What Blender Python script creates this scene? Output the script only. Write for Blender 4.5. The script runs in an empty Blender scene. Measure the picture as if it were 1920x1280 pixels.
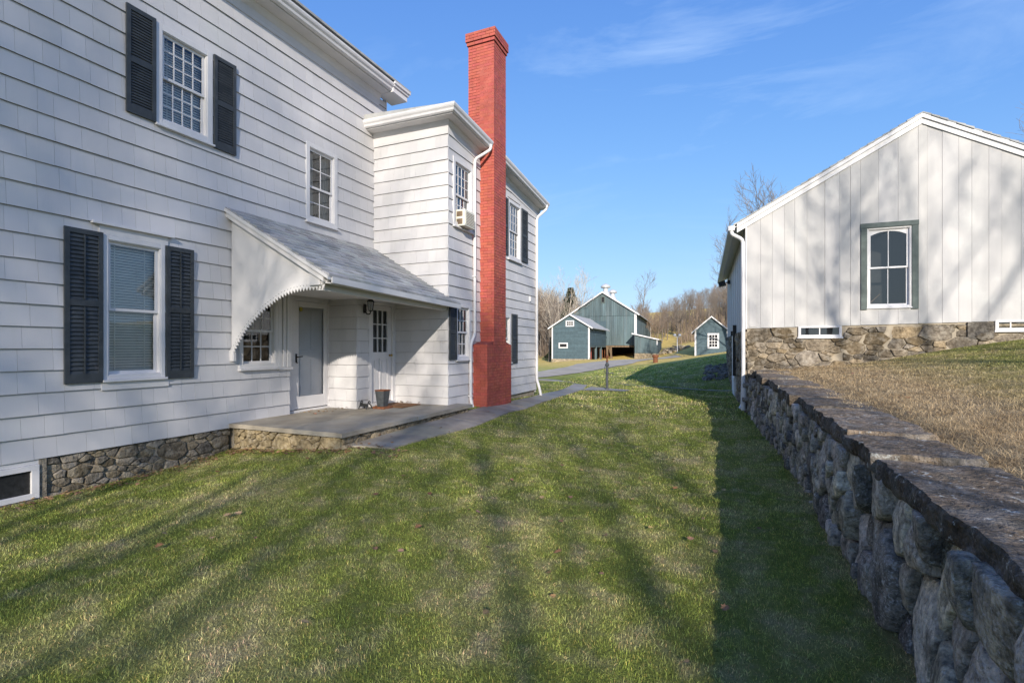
import bpy, math, random
import numpy as np
from mathutils import Vector, Matrix, noise
R = math.radians
rnd = random.Random(7)
nrg = np.random.default_rng(11)
sc = bpy.context.scene
COL = sc.collection

# ------------------------------------------------------------------ camera, world, sun
YAW = math.atan(399 / 930)
cam = bpy.data.cameras.new('camera'); camo = bpy.data.objects.new('camera', cam); COL.objects.link(camo)
cam.sensor_width = 36; cam.lens = 36 * 930 / 1920; cam.shift_y = 0.0057
cam.clip_start = 0.05; cam.clip_end = 1500
camo.location = (0, 0, 1.6); camo.rotation_euler = (R(90), 0, YAW)
sc.camera = camo
SUND = Vector((1.0, -2.25, 1.0)).normalized()          # towards the sun
sun = bpy.data.lights.new('sun', 'SUN'); suno = bpy.data.objects.new('sun', sun); COL.objects.link(suno)
sun.energy = 3.5; sun.angle = R(0.6); sun.color = (1.0, 0.93, 0.82)
suno.rotation_euler = (-SUND).to_track_quat('-Z', 'Y').to_euler(); suno.location = (10, -20, 20)
w = bpy.data.worlds.new('World'); sc.world = w; w.use_nodes = True
sc.view_settings.view_transform = 'Standard'; sc.view_settings.look = 'None'
sc.view_settings.exposure = 0.86; sc.view_settings.gamma = 1
sc.cycles.max_bounces = 6; sc.cycles.transparent_max_bounces = 12

class NT:
    def __init__(s, nt): s.nt = nt; s.n = nt.nodes; s.l = nt.links
    def add(s, t, **kw):
        n = s.n.new(t)
        for k, v in kw.items():
            if k[0] == '_': setattr(n, k[1:], v)
            else:
                i = n.inputs[int(k[1:])] if k[0] == 'i' and k[1:].isdigit() else n.inputs[k]
                if isinstance(v, bpy.types.NodeSocket): s.l.new(v, i)
                else: i.default_value = v
        return n
    def mix(s, f, a, b, mode='MIX'):
        n = s.n.new('ShaderNodeMix'); n.data_type = 'RGBA'; n.blend_type = mode
        for i, v in ((0, f), (6, a), (7, b)):
            if isinstance(v, bpy.types.NodeSocket): s.l.new(v, n.inputs[i])
            else: n.inputs[i].default_value = v if i == 0 or len(v) == 4 else (*v, 1)
        return n.outputs[2]
    def ramp(s, f, stops):
        n = s.n.new('ShaderNodeValToRGB'); e = n.color_ramp.elements
        while len(e) < len(stops): e.new(0.5)
        for q, (p, c) in zip(e, stops):
            q.position = p; q.color = (c, c, c, 1) if not hasattr(c, '__len__') else (*c, 1)
        s.l.new(f, n.inputs[0]); return n.outputs[0]
    def noise(s, vec, scale, detail=3, rough=.55, dist=0):
        n = s.n.new('ShaderNodeTexNoise')
        if vec is not None: s.l.new(vec, n.inputs['Vector'])
        n.inputs['Scale'].default_value = scale; n.inputs['Detail'].default_value = detail
        n.inputs['Roughness'].default_value = rough; n.inputs['Distortion'].default_value = dist
        return n.outputs[0]
    def pos(s): return s.add('ShaderNodeNewGeometry').outputs['Position']
    def obj(s): return s.add('ShaderNodeTexCoord').outputs['Object']
    def scaled(s, v, sx, sy, sz):
        return s.add('ShaderNodeMapping', Vector=v, Scale=(sx, sy, sz)).outputs[0]

t = NT(w.node_tree); bg = t.n['Background']
sky = t.add('ShaderNodeTexSky', _sky_type='NISHITA', _sun_disc=False, _sun_elevation=math.asin(SUND.z),
            _sun_rotation=math.atan2(SUND.x, SUND.y), _air_density=1.0, _dust_density=0.6, _ozone_density=1.6)
gen = t.add('ShaderNodeTexCoord').outputs['Generated']
rot = t.add('ShaderNodeMapping', Vector=gen, Rotation=(0, R(18), R(25)), Scale=(1.6, 4.2, 7.0)).outputs[0]
c1 = t.noise(rot, 1.1, 8, .62, .6)
c2 = t.noise(gen, 1.7, 2, .5)
cl = t.add('ShaderNodeMath', _operation='MULTIPLY', i0=t.ramp(c1, [(.52, 0.0), (.80, .8)]), i1=t.ramp(c2, [(.42, 0.0), (.7, .6)])).outputs[0]
skc = t.add('ShaderNodeHueSaturation', Saturation=1.12, Value=1.0, Color=sky.outputs[0]).outputs[0]
# deep clear winter blue: each channel rolls off towards the horizon instead of clipping to white
K_ = .212; num = t.add('ShaderNodeVectorMath', _operation='MULTIPLY', i0=skc, i1=(.70, 1.00, 2.3)).outputs[0]
den = t.add('ShaderNodeVectorMath', _operation='MULTIPLY_ADD', i0=skc, i1=(.75 * K_, .9 * K_, 2.0 * K_), i2=(1, 1, 1)).outputs[0]
skc = t.add('ShaderNodeVectorMath', _operation='DIVIDE', i0=num, i1=den).outputs[0]
t.l.new(t.mix(cl, skc, (2.7, 3.5, 4.6, 1)), bg.inputs[0]); bg.inputs[1].default_value = 0.15

# ------------------------------------------------------------------ materials
def pmat(name, base, rough=.7, var=.1, vscale=3, bump=0.0, bscale=40, tint=True, spec=.3, streak=None, bdist=.01, extra=None, metallic=0):
    m = bpy.data.materials.new(name); m.use_nodes = True; t = NT(m.node_tree); b = t.n['Principled BSDF']
    b.inputs['Roughness'].default_value = rough; b.inputs['Specular IOR Level'].default_value = spec
    b.inputs['Metallic'].default_value = metallic
    o = t.obj()
    v = t.scaled(o, *streak) if streak else o
    n = t.noise(v, vscale, 5, .6)
    dark = tuple(c * (1 - 2 * var) for c in base); lite = tuple(min(.95, c * (1 + var)) for c in base)
    c = t.mix(t.ramp(n, [(.3, 0.0), (.7, 1.0)]), dark, lite)
    if tint:
        a = t.add('ShaderNodeAttribute', _attribute_name='tint')
        c = t.mix(1.0, c, a.outputs['Color'], 'MULTIPLY')
    if extra: c = extra(t, c, o)
    t.l.new(c, b.inputs['Base Color'])
    if bump:
        nb = t.noise(t.scaled(o, *streak) if streak else o, bscale, 4, .6)
        bp = t.add('ShaderNodeBump', Strength=bump, Distance=bdist, Height=nb)
        t.l.new(bp.outputs[0], b.inputs['Normal'])
    return m
def grime(lo, hi, scale, colr, streak=None, f=1.0):
    def e(t, c, o):
        n = t.noise(t.scaled(o, *streak) if streak else o, scale, 6, .65)
        k = t.ramp(n, [(lo, 0.0), (hi, f)])
        return t.mix(k, c, colr)
    return e
def chips(t, c, o):
    c = grime(.55, .8, 1.3, (.60, .60, .57), None, .6)(t, c, o)
    c = grime(.60, .75, 5, (.55, .54, .5), (1, 1, .15), .35)(t, c, o)
    return grime(.71, .74, 30, (.42, .41, .38), (1, 1, .5), .6)(t, c, o)
M = {}
M['siding'] = pmat('siding_paint', (.625, .60, .60), .55, .025, 2.0, .25, 60, streak=(1, 1, .12), bdist=.003, extra=chips)
M['trim'] = pmat('white_trim', (.68, .655, .65), .45, .03, 4, .08, 50, tint=False)
M['panel'] = pmat('panel_paint', (.645, .62, .61), .5, .03, 3, .05, 50, tint=False)
M['boards'] = pmat('barn_board_paint', (.495, .475, .465), .6, .04, 3, .3, 30, streak=(1, 1, .05), bdist=.003, extra=chips)
M['shutter'] = pmat('shutter_paint', (.055, .062, .068), .6, .15, 10, .1, 60, tint=False, extra=grime(.6, .8, 8, (.16, .15, .14), (1, 1, .5), .6))
M['darktrim'] = pmat('grey_green_trim', (.10, .125, .115), .6, .12, 8, .2, 40, tint=False)
M['brick'] = pmat('red_painted_brick', (.43, .10, .07), .6, .1, 6, .35, 120, extra=grime(.66, .72, 45, (.62, .27, .22), None, .5))
M['mortar_red'] = pmat('red_mortar', (.30, .07, .055), .8, .15, 12, .4, 90, tint=False, extra=grime(.58, .7, 14, (.6, .32, .28), None, .55))
M['roof'] = pmat(spec=.06, name='roof_shingle', base=(.40, .395, .38), rough=.85, var=.1, vscale=4, bump=.4, bscale=180, bdist=.004, extra=grime(.5, .75, 2.2, (.50, .51, .54), None, .5))
M['slate'] = pmat(spec=.12, name='bluestone', base=(.33, .285, .225), rough=.55, var=.15, vscale=2.5, bump=.25, bscale=30, bdist=.006, extra=grime(.5, .75, 1.5, (.34, .34, .32), None, .6))
M['mortar'] = pmat('mortar', (.40, .335, .25), .9, .12, 8, .5, 60, tint=False)
M['dark'] = pmat('interior_dark', (.02, .02, .022), .8, .1, 3, tint=False)
M['interior'] = pmat('interior_wall', (.04, .038, .034), .8, .2, 1.5, tint=False)
M['blind'] = pmat('blind', (.86, .80, .70), .6, .05, 5, tint=False)
M['curtain'] = pmat('curtain', (.45, .43, .38), .8, .12, 6, streak=(9, 9, .2), tint=False)
M['metal'] = pmat('galvanised', (.60, .60, .60), .4, .06, 4, metallic=.3, tint=False)
M['iron'] = pmat('black_iron', (.03, .03, .03), .45, .2, 20, .2, 60, tint=False)
M['pumpgrey'] = pmat('dark_cast_iron', (.07, .075, .08), .5, .2, 14, .2, 60, tint=False)
M['rust'] = pmat('rusty_iron', (.20, .075, .035), .8, .25, 12, .3, 60, tint=False)
M['brass'] = pmat('brass', (.55, .38, .12), .3, .1, 10, metallic=.9, tint=False)
M['green'] = pmat('teal_clapboard', (.068, .106, .124), .65, .12, 3, .2, 20, extra=grime(.55, .8, 2, (.10, .14, .15), (1, 1, .3), .5))
M['greenv'] = pmat('teal_boards', (.098, .14, .152), .7, .18, 2, .2, 20, streak=(1, 1, .12), extra=grime(.5, .72, 2.2, (.13, .145, .148), (2, 2, .12), .7))
M['timber'] = pmat('old_timber', (.20, .14, .09), .8, .25, 5, .3, 40, streak=(1, 1, .3))
M['mat'] = pmat('coir_mat', (.24, .12, .055), .95, .2, 40, .6, 200, tint=False)
M['acw'] = pmat('ac_casing', (.66, .64, .55), .5, .05, 6, tint=False)
M['leaf'] = pmat('dead_leaf', (.27, .15, .075), .8, .2, 20)
M['plastic_y'] = pmat('yellow_sticker', (.75, .62, .05), .5, .05, 6, tint=False)
M['needle'] = pmat('evergreen_needles', (.045, .065, .028), .8, .2, 2)
M['asphalt'] = pmat(spec=.03, name='driveway_asphalt', base=(.44, .385, .31), rough=.9, var=.12, vscale=.8, bump=.4, bscale=60, tint=False, extra=grime(.5, .75, .5, (.40, .38, .34), None, .6))
M['palestrip'] = pmat('pale_path', (.30, .28, .23), .9, .15, 3, .2, 40, tint=False)

def stone_mat(name, lich, bs=26, base=(.42, .37, .315), st=1.0):
    def e(t, c, o):
        c = grime(.46, .62, 5, (.30, .29, .27), None, .45)(t, c, o)
        c = grime(.55, .75, 2.2, (.07, .068, .062), None, .75)(t, c, o)
        if lich:
            msk = t.ramp(t.noise(o, 2.3, 2), [(.42, 0.0), (.52, lich)])
            sp = t.ramp(t.noise(o, 75, 3), [(.52, 0.0), (.62, .7)]); mm = t.add('ShaderNodeMath', _operation='MULTIPLY', i0=msk, i1=sp).outputs[0]
            c = t.mix(mm, c, (.50, .47, .45, 1))
            c = grime(.53, .66, 34, (.05, .048, .045), None, .55)(t, c, o)
            c = grime(.48, .66, 9, (.06, .057, .05), (1, 1, .35), .75)(t, c, o)
            c = grime(.60, .66, 18, (.55, .55, .51), None, .7)(t, c, o)
            c = grime(.68, .76, 3.2, (.24, .22, .06), None, .7)(t, c, o)
        return c
    return pmat(name, base, .95, .32, 22, st, bs, bdist=.035, extra=e, spec=.08)
M['stone'] = stone_mat('field_stone', 1.0, 38)
M['cap'] = stone_mat('cap_stone', .25, 40, base=(.27, .205, .145))
def fe(t, c, o):
    c = grime(.5, .7, 7, (.36, .33, .28), None, .5)(t, c, o)
    return grime(.6, .78, 5, (.12, .12, .12), None, .6)(t, c, o)
M['fstone'] = pmat('foundation_stone', (.29, .25, .195), .9, .3, 14, .9, 26, bdist=.03, spec=.08, extra=fe)

def bark(name, col):
    return pmat(name, col, .85, .2, 6, .4, 30, tint=False, streak=(1, 1, .3))
M['bark'] = bark('bark_grey', (.21, .175, .145)); M['bark2'] = bark('bark_brown', (.25, .185, .135)); M['barkp'] = bark('bark_pale', (.50, .43, .35))

def glass_mat(name='window_glass', tc=(.80, .83, .85, 1)):
    m = bpy.data.materials.new(name); m.use_nodes = True; t = NT(m.node_tree)
    t.n.remove(t.n['Principled BSDF'])
    tr = t.add('ShaderNodeBsdfTransparent', Color=tc)
    nb = t.noise(t.obj(), 2.5, 1); bp = t.add('ShaderNodeBump', Strength=.03, Distance=.02, Height=nb)
    gl = t.add('ShaderNodeBsdfGlossy', Color=(.9, .95, 1, 1), Roughness=.01, Normal=bp.outputs[0])
    fr = t.add('ShaderNodeFresnel', IOR=1.42)
    k = t.add('ShaderNodeMath', _operation='MULTIPLY_ADD', i0=fr.outputs[0], i1=1.0, i2=.05); k.use_clamp = True
    mx = t.add('ShaderNodeMixShader', Fac=k.outputs[0]); t.l.new(tr.outputs[0], mx.inputs[1]); t.l.new(gl.outputs[0], mx.inputs[2])
    t.l.new(mx.outputs[0], t.n['Material Output'].inputs[0]); return m
M['glass'] = glass_mat(); M['clear_glass'] = glass_mat('clear_glass', (.96, .96, .95, 1))

def grass_mat(name, blade):
    """lawn colours are laid out by place: green turf, straw patches, the dry bank beyond the wall, golden field far off"""
    m = bpy.data.materials.new(name); m.use_nodes = True; t = NT(m.node_tree); b = t.n['Principled BSDF']
    b.inputs['Roughness'].default_value = .85; b.inputs['Specular IOR Level'].default_value = .06 if blade else 0.0
    p = t.pos()
    flat = t.scaled(p, 1, 1, 0)
    n1 = t.noise(flat, .9, 4, .6); n2 = t.noise(flat, 3.5, 4, .65); n3 = t.noise(flat, 28, 2, .6); n0 = t.noise(flat, .25, 2)
    green = t.mix(t.ramp(n1, [(.35, 0.0), (.65, 1.0)]), (.22, .285, .048), (.335, .38, .078))
    straw = t.mix(n3, (.66, .57, .34), (.44, .38, .21))
    k1 = t.ramp(n2, [(.48, 0.0), (.72, .65)]); k2 = t.ramp(n1, [(.48, .08), (.72, .65)])
    k = t.add('ShaderNodeMath', _operation='ADD', i0=k1, i1=k2); k.use_clamp = True
    sx = t.add('ShaderNodeSeparateXYZ', Vector=p)
    # dry bank: higher ground right of the wall
    bz = t.add('ShaderNodeMapRange', Value=sx.outputs[0], **{'From Min': .7, 'From Max': 1.0})
    by = t.add('ShaderNodeMapRange', Value=sx.outputs[1], **{'From Min': 13.8, 'From Max': 13.3})
    bank = t.add('ShaderNodeMath', _operation='MULTIPLY', i0=bz.outputs[0], i1=by.outputs[0]).outputs[0]
    # greener band on the upper bank
    bgx = t.add('ShaderNodeMath', _operation='ADD', i0=sx.outputs[0], i1=t.add('ShaderNodeMath', _operation='MULTIPLY', i0=n1, i1=2.0).outputs[0])
    up = t.add('ShaderNodeMapRange', Value=bgx.outputs[0], **{'From Min': 3.4, 'From Max': 5.2, 'To Max': .8})
    far = t.add('ShaderNodeMapRange', Value=sx.outputs[1], **{'From Min': 30, 'From Max': 42, 'To Max': .85})
    dry = t.mix(t.ramp(n2, [(.35, 0.0), (.65, 1.0)]), (.42, .30, .17), (.66, .51, .31))
    gold = t.mix(n1, (.62, .43, .13), (.80, .58, .22))
    c = t.mix(k.outputs[0], green, straw)
    bankc = t.mix(up.outputs[0], dry, t.mix(k.outputs[0], green, dry))
    c = t.mix(bank, c, bankc); c = t.mix(far.outputs[0], c, gold)
    if blade:
        a = t.add('ShaderNodeAttribute', _attribute_name='tint'); c = t.mix(1.0, c, a.outputs['Color'], 'MULTIPLY')
        b.inputs['Subsurface Weight'].default_value = 0
        tl = t.add('ShaderNodeBsdfTranslucent', Color=c); mx = t.add('ShaderNodeMixShader', Fac=.3)
        t.l.new(c, b.inputs['Base Color']); t.l.new(b.outputs[0], mx.inputs[1]); t.l.new(tl.outputs[0], mx.inputs[2])
        t.l.new(mx.outputs[0], t.n['Material Output'].inputs[0])
    else:
        dk = t.add('ShaderNodeMapRange', Value=sx.outputs[1], **{'From Min': 18, 'From Max': 30, 'To Min': .42, 'To Max': 0.0}); c = t.mix(dk.outputs[0], c, (.06, .05, .03))
        t.l.new(c, b.inputs['Base Color'])
        nb = t.noise(flat, 45, 4, .7); bp = t.add('ShaderNodeBump', Strength=.9, Distance=.05, Height=nb); t.l.new(bp.outputs[0], b.inputs['Normal'])
    return m
M['turf'] = grass_mat('turf', False); M['blades'] = grass_mat('grass_blades', True)

# ------------------------------------------------------------------ mesh builder
class MB:
    def __init__(s): s.v = []; s.f = []; s.c = []; s.m = []; s.cur = (1, 1, 1); s.mi = 0; s.colored = False
    def tint(s, r, g=None, b=None):
        s.cur = (r, r if g is None else g, r if b is None else b); s.colored = True
    def add(s, vs, fs):
        n = len(s.v); s.v.extend(vs); s.c.extend([s.cur] * len(vs))
        for f in fs: s.f.append([n + i for i in f]); s.m.append(s.mi)
    def box(s, x0, x1, y0, y1, z0, z1):
        s.add([(x0, y0, z0), (x1, y0, z0), (x1, y1, z0), (x0, y1, z0), (x0, y0, z1), (x1, y0, z1), (x1, y1, z1), (x0, y1, z1)],
              [(0, 3, 2, 1), (4, 5, 6, 7), (0, 1, 5, 4), (1, 2, 6, 5), (2, 3, 7, 6), (3, 0, 4, 7)])
    def fbox(s, F, a0, a1, h0, h1, o0, o1):
        P = [F(a, h, o) for o in (o0, o1) for h in (h0, h1) for a in (a0, a1)]
        s.add(P, [(0, 1, 3, 2), (4, 6, 7, 5), (0, 4, 5, 1), (2, 3, 7, 6), (0, 2, 6, 4), (1, 5, 7, 3)])
    def prism(s, F, poly, o0, o1):
        n = len(poly); P = [F(a, h, o0) for a, h in poly] + [F(a, h, o1) for a, h in poly]
        s.add(P, [tuple(range(n))[::-1], tuple(range(n, 2 * n))] + [(i, (i + 1) % n, n + (i + 1) % n, n + i) for i in range(n)])
    def hexa(s, lo, hi):            # two quads (4 points each)
        s.add(list(lo) + list(hi), [(3, 2, 1, 0), (4, 5, 6, 7)] + [(i, (i + 1) % 4, 4 + (i + 1) % 4, 4 + i) for i in range(4)])
    def tube(s, pts, rs, n=8, cap=True):
        pts = [Vector(p) for p in pts]; vs = []; fs = []
        for i, p in enumerate(pts):
            d = (pts[min(i + 1, len(pts) - 1)] - pts[max(i - 1, 0)]).normalized()
            a = d.orthogonal().normalized() if abs(d.z) > .95 else d.cross(Vector((0, 0, 1))).normalized()
            b = d.cross(a); r = rs[i] if hasattr(rs, '__len__') else rs
            if i and (a.dot(pa) < 0): a = -a; b = -b
            pa = a
            for k in range(n):
                t_ = 2 * math.pi * k / n; q = p + (a * math.cos(t_) + b * math.sin(t_)) * r; vs.append(tuple(q))
        for i in range(len(pts) - 1):
            for k in range(n): fs.append((i * n + k, i * n + (k + 1) % n, (i + 1) * n + (k + 1) % n, (i + 1) * n + k))
        if cap: fs.append(tuple(range(n))[::-1]); fs.append(tuple(range((len(pts) - 1) * n, len(pts) * n)))
        s.add(vs, fs)
    def lathe(s, c, prof, n=16):
        vs = []; fs = []
        for r, z in prof:
            for k in range(n): vs.append((c[0] + r * math.cos(2 * math.pi * k / n), c[1] + r * math.sin(2 * math.pi * k / n), c[2] + z))
        for i in range(len(prof) - 1):
            for k in range(n): fs.append((i * n + k, i * n + (k + 1) % n, (i + 1) * n + (k + 1) % n, (i + 1) * n + k))
        fs.append(tuple(range(n))[::-1]); fs.append(tuple(range((len(prof) - 1) * n, len(prof) * n)))
        s.add(vs, fs)
    def build(s, name, mats, parent=None, smooth=False, local=False, bevel=0):
        if name in ('corner_board', 'bracket', 'projecting_stone', 'drain_pipe', 'post', 'cellar_post', 'pilaster', 'rake_board', 'lintel'):
            par = list(range(len(s.v)))
            def fd(i):
                while par[i] != i: par[i] = par[par[i]]; i = par[i]
                return i
            for f in s.f:
                for q in f[1:]: par[fd(q)] = fd(f[0])
            groups = {}
            for i in range(len(s.v)): groups.setdefault(fd(i), []).append(i)
            if 1 < len(groups) < 20:
                out = None
                for ids in groups.values():
                    mp_ = {q: k for k, q in enumerate(ids)}; b = MB(); b.v = [s.v[q] for q in ids]; b.c = [s.c[q] for q in ids]; b.colored = s.colored
                    for f, m in zip(s.f, s.m):
                        if f[0] in mp_: b.f.append([mp_[q] for q in f]); b.m.append(m)
                    out = b.build_one(name, mats, parent, smooth, local, bevel)
                return out
        return s.build_one(name, mats, parent, smooth, local, bevel)
    def build_one(s, name, mats, parent=None, smooth=False, local=False, bevel=0):
        me = bpy.data.meshes.new(name)
        v = np.array(s.v, dtype=float)
        if parent is not None and not local:
            q = parent; 
            while q.parent: q = q.parent
            v = v - np.array(q.location)
        me.from_pydata(v.tolist(), [], s.f)
        mats = mats if isinstance(mats, (list, tuple)) else [mats]
        for m in mats: me.materials.append(M[m])
        if len(mats) > 1: me.polygons.foreach_set('material_index', s.m)
        a = me.attributes.new('tint', 'FLOAT_COLOR', 'POINT')
        cc = np.ones((len(v), 4)); cc[:, :3] = np.array(s.c) if s.colored else 1; a.data.foreach_set('color', cc.ravel())
        if smooth: me.polygons.foreach_set('use_smooth', [True] * len(me.polygons))
        me.update()
        o = bpy.data.objects.new(name, me); COL.objects.link(o)
        if parent is not None: o.parent = parent
        if bevel:
            md = o.modifiers.new('bevel', 'BEVEL'); md.width = bevel; md.segments = 2; md.limit_method = 'ANGLE'; md.angle_limit = R(50)
        return o
def tag(o, label=None, cat=None, group=None, kind=None):
    if label: o['label'] = label
    if cat: o['category'] = cat
    if group: o['group'] = group
    if kind: o['kind'] = kind
    return o
def empty(name, loc, label, cat, group=None, rz=0):
    o = bpy.data.objects.new(name, None); COL.objects.link(o); o.location = loc; o.rotation_euler = (0, 0, rz); o.empty_display_size = .2
    return tag(o, label, cat, group)
def FX(x): return lambda a, h, o=0: (x + o, a, h)                # a wall facing +X
def FY(y): return lambda a, h, o=0: (a, y - o, h)                # a wall facing -Y
def FNX(x): return lambda a, h, o=0: (x - o, a, h)               # a wall facing -X

def cut(rects, holes):
    for (p0, p1, q0, q1) in holes:
        out = []
        for (a0, a1, h0, h1) in rects:
            if p0 >= a1 or p1 <= a0 or q0 >= h1 or q1 <= h0: out.append((a0, a1, h0, h1)); continue
            if p0 > a0: out.append((a0, p0, h0, h1))
            if p1 < a1: out.append((p1, a1, h0, h1))
            b0, b1 = max(a0, p0), min(a1, p1)
            if q0 > h0: out.append((b0, b1, h0, q0))
            if q1 < h1: out.append((b0, b1, q1, h1))
        rects = [r for r in out if r[1] - r[0] > .004 and r[3] - r[2] > .004]
    return rects
def wallsheet(mb, F, a0, a1, h0, h1, holes, o=-.02, th=.12):
    for (b0, b1, g0, g1) in cut([(a0, a1, h0, h1)], holes): mb.fbox(F, b0, b1, g0, g1, o - th, o)
def siding(mb, F, a0, a1, zs, holes=(), wmin=.14, wmax=.34, lap=.024, seed=1, clipz=None):
    r = random.Random(seed)
    for i in range(len(zs) - 1):
        z0, z1 = zs[i], zs[i + 1]; a = a0 - r.random() * .2
        lap_i = lap * r.uniform(.85, 1.1)
        while a < a1:
            wd = r.uniform(wmin, wmax); b0, b1 = max(a, a0), min(a + wd - .0022, a1); a += wd
            if b1 - b0 < .01: continue
            lb = lap_i + r.uniform(-.0015, .0018); lt = .001 + r.uniform(0, .0022); dz = r.uniform(-.0025, .0015)
            g = r.uniform(.925, 1.0); mb.tint(g, g, g * r.uniform(.985, 1.0))
            zz = z0 + dz
            for (c0, c1, g0, g1) in cut([(b0, b1, zz, z1 + .003)], holes):
                if clipz and g1 > clipz: g1 = clipz
                if g1 <= g0: continue
                o0 = lb + (lt - lb) * (g0 - z0) / (z1 - z0); o1 = lb + (lt - lb) * (g1 - z0) / (z1 - z0)
                P = [F(c0, g0, -.02), F(c1, g0, -.02), F(c1, g1, -.02), F(c0, g1, -.02)]
                Q = [F(c0, g0, o0), F(c1, g0, o0), F(c1, g1, o1), F(c0, g1, o1)]
                mb.hexa(P, Q)
                if i and abs(g0 - zz) < .003:      # painted lap shadow: dark strip under the butt, on the course below
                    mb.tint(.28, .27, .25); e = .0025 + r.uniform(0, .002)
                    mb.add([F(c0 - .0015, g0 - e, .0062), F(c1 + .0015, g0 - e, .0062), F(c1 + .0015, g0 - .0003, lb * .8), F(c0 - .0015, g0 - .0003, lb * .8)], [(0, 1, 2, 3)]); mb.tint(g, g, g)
def courses(zb, ztop, seglist):
    zs = [zb]
    for lim, ex in seglist:
        while zs[-1] + ex < min(lim, ztop): zs.append(zs[-1] + ex)
    zs.append(ztop); return zs

# ---- rubble masonry: voronoi cells turned into domed, rough stones
def clip_poly(poly, nx, ny, d):
    out = []
    for i in range(len(poly)):
        p, q = poly[i], poly[(i + 1) % len(poly)]
        dp = p[0] * nx + p[1] * ny - d; dq = q[0] * nx + q[1] * ny - d
        if dp <= 0: out.append(p)
        if (dp < 0 < dq) or (dq < 0 < dp):
            k = dp / (dp - dq); out.append((p[0] + (q[0] - p[0]) * k, p[1] + (q[1] - p[1]) * k))
    return out
def sites(a0, a1, h0, h1, sizef, r, asp=1.5, tries=3000):
    S = []
    for _ in range(tries):
        x, y = r.uniform(a0, a1), r.uniform(h0, h1); s = sizef(x, y); s *= r.choice([.32, .42, .6, .85, 1.2, 1.6]) if s < .5 else r.choice([.4, .9, 1.1, 1.35])
        if all(((x - q[0]) / asp) ** 2 + (y - q[1]) ** 2 > ((s + q[2]) * .5) ** 2 for q in S): S.append((x, y, s))
    return S
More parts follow.
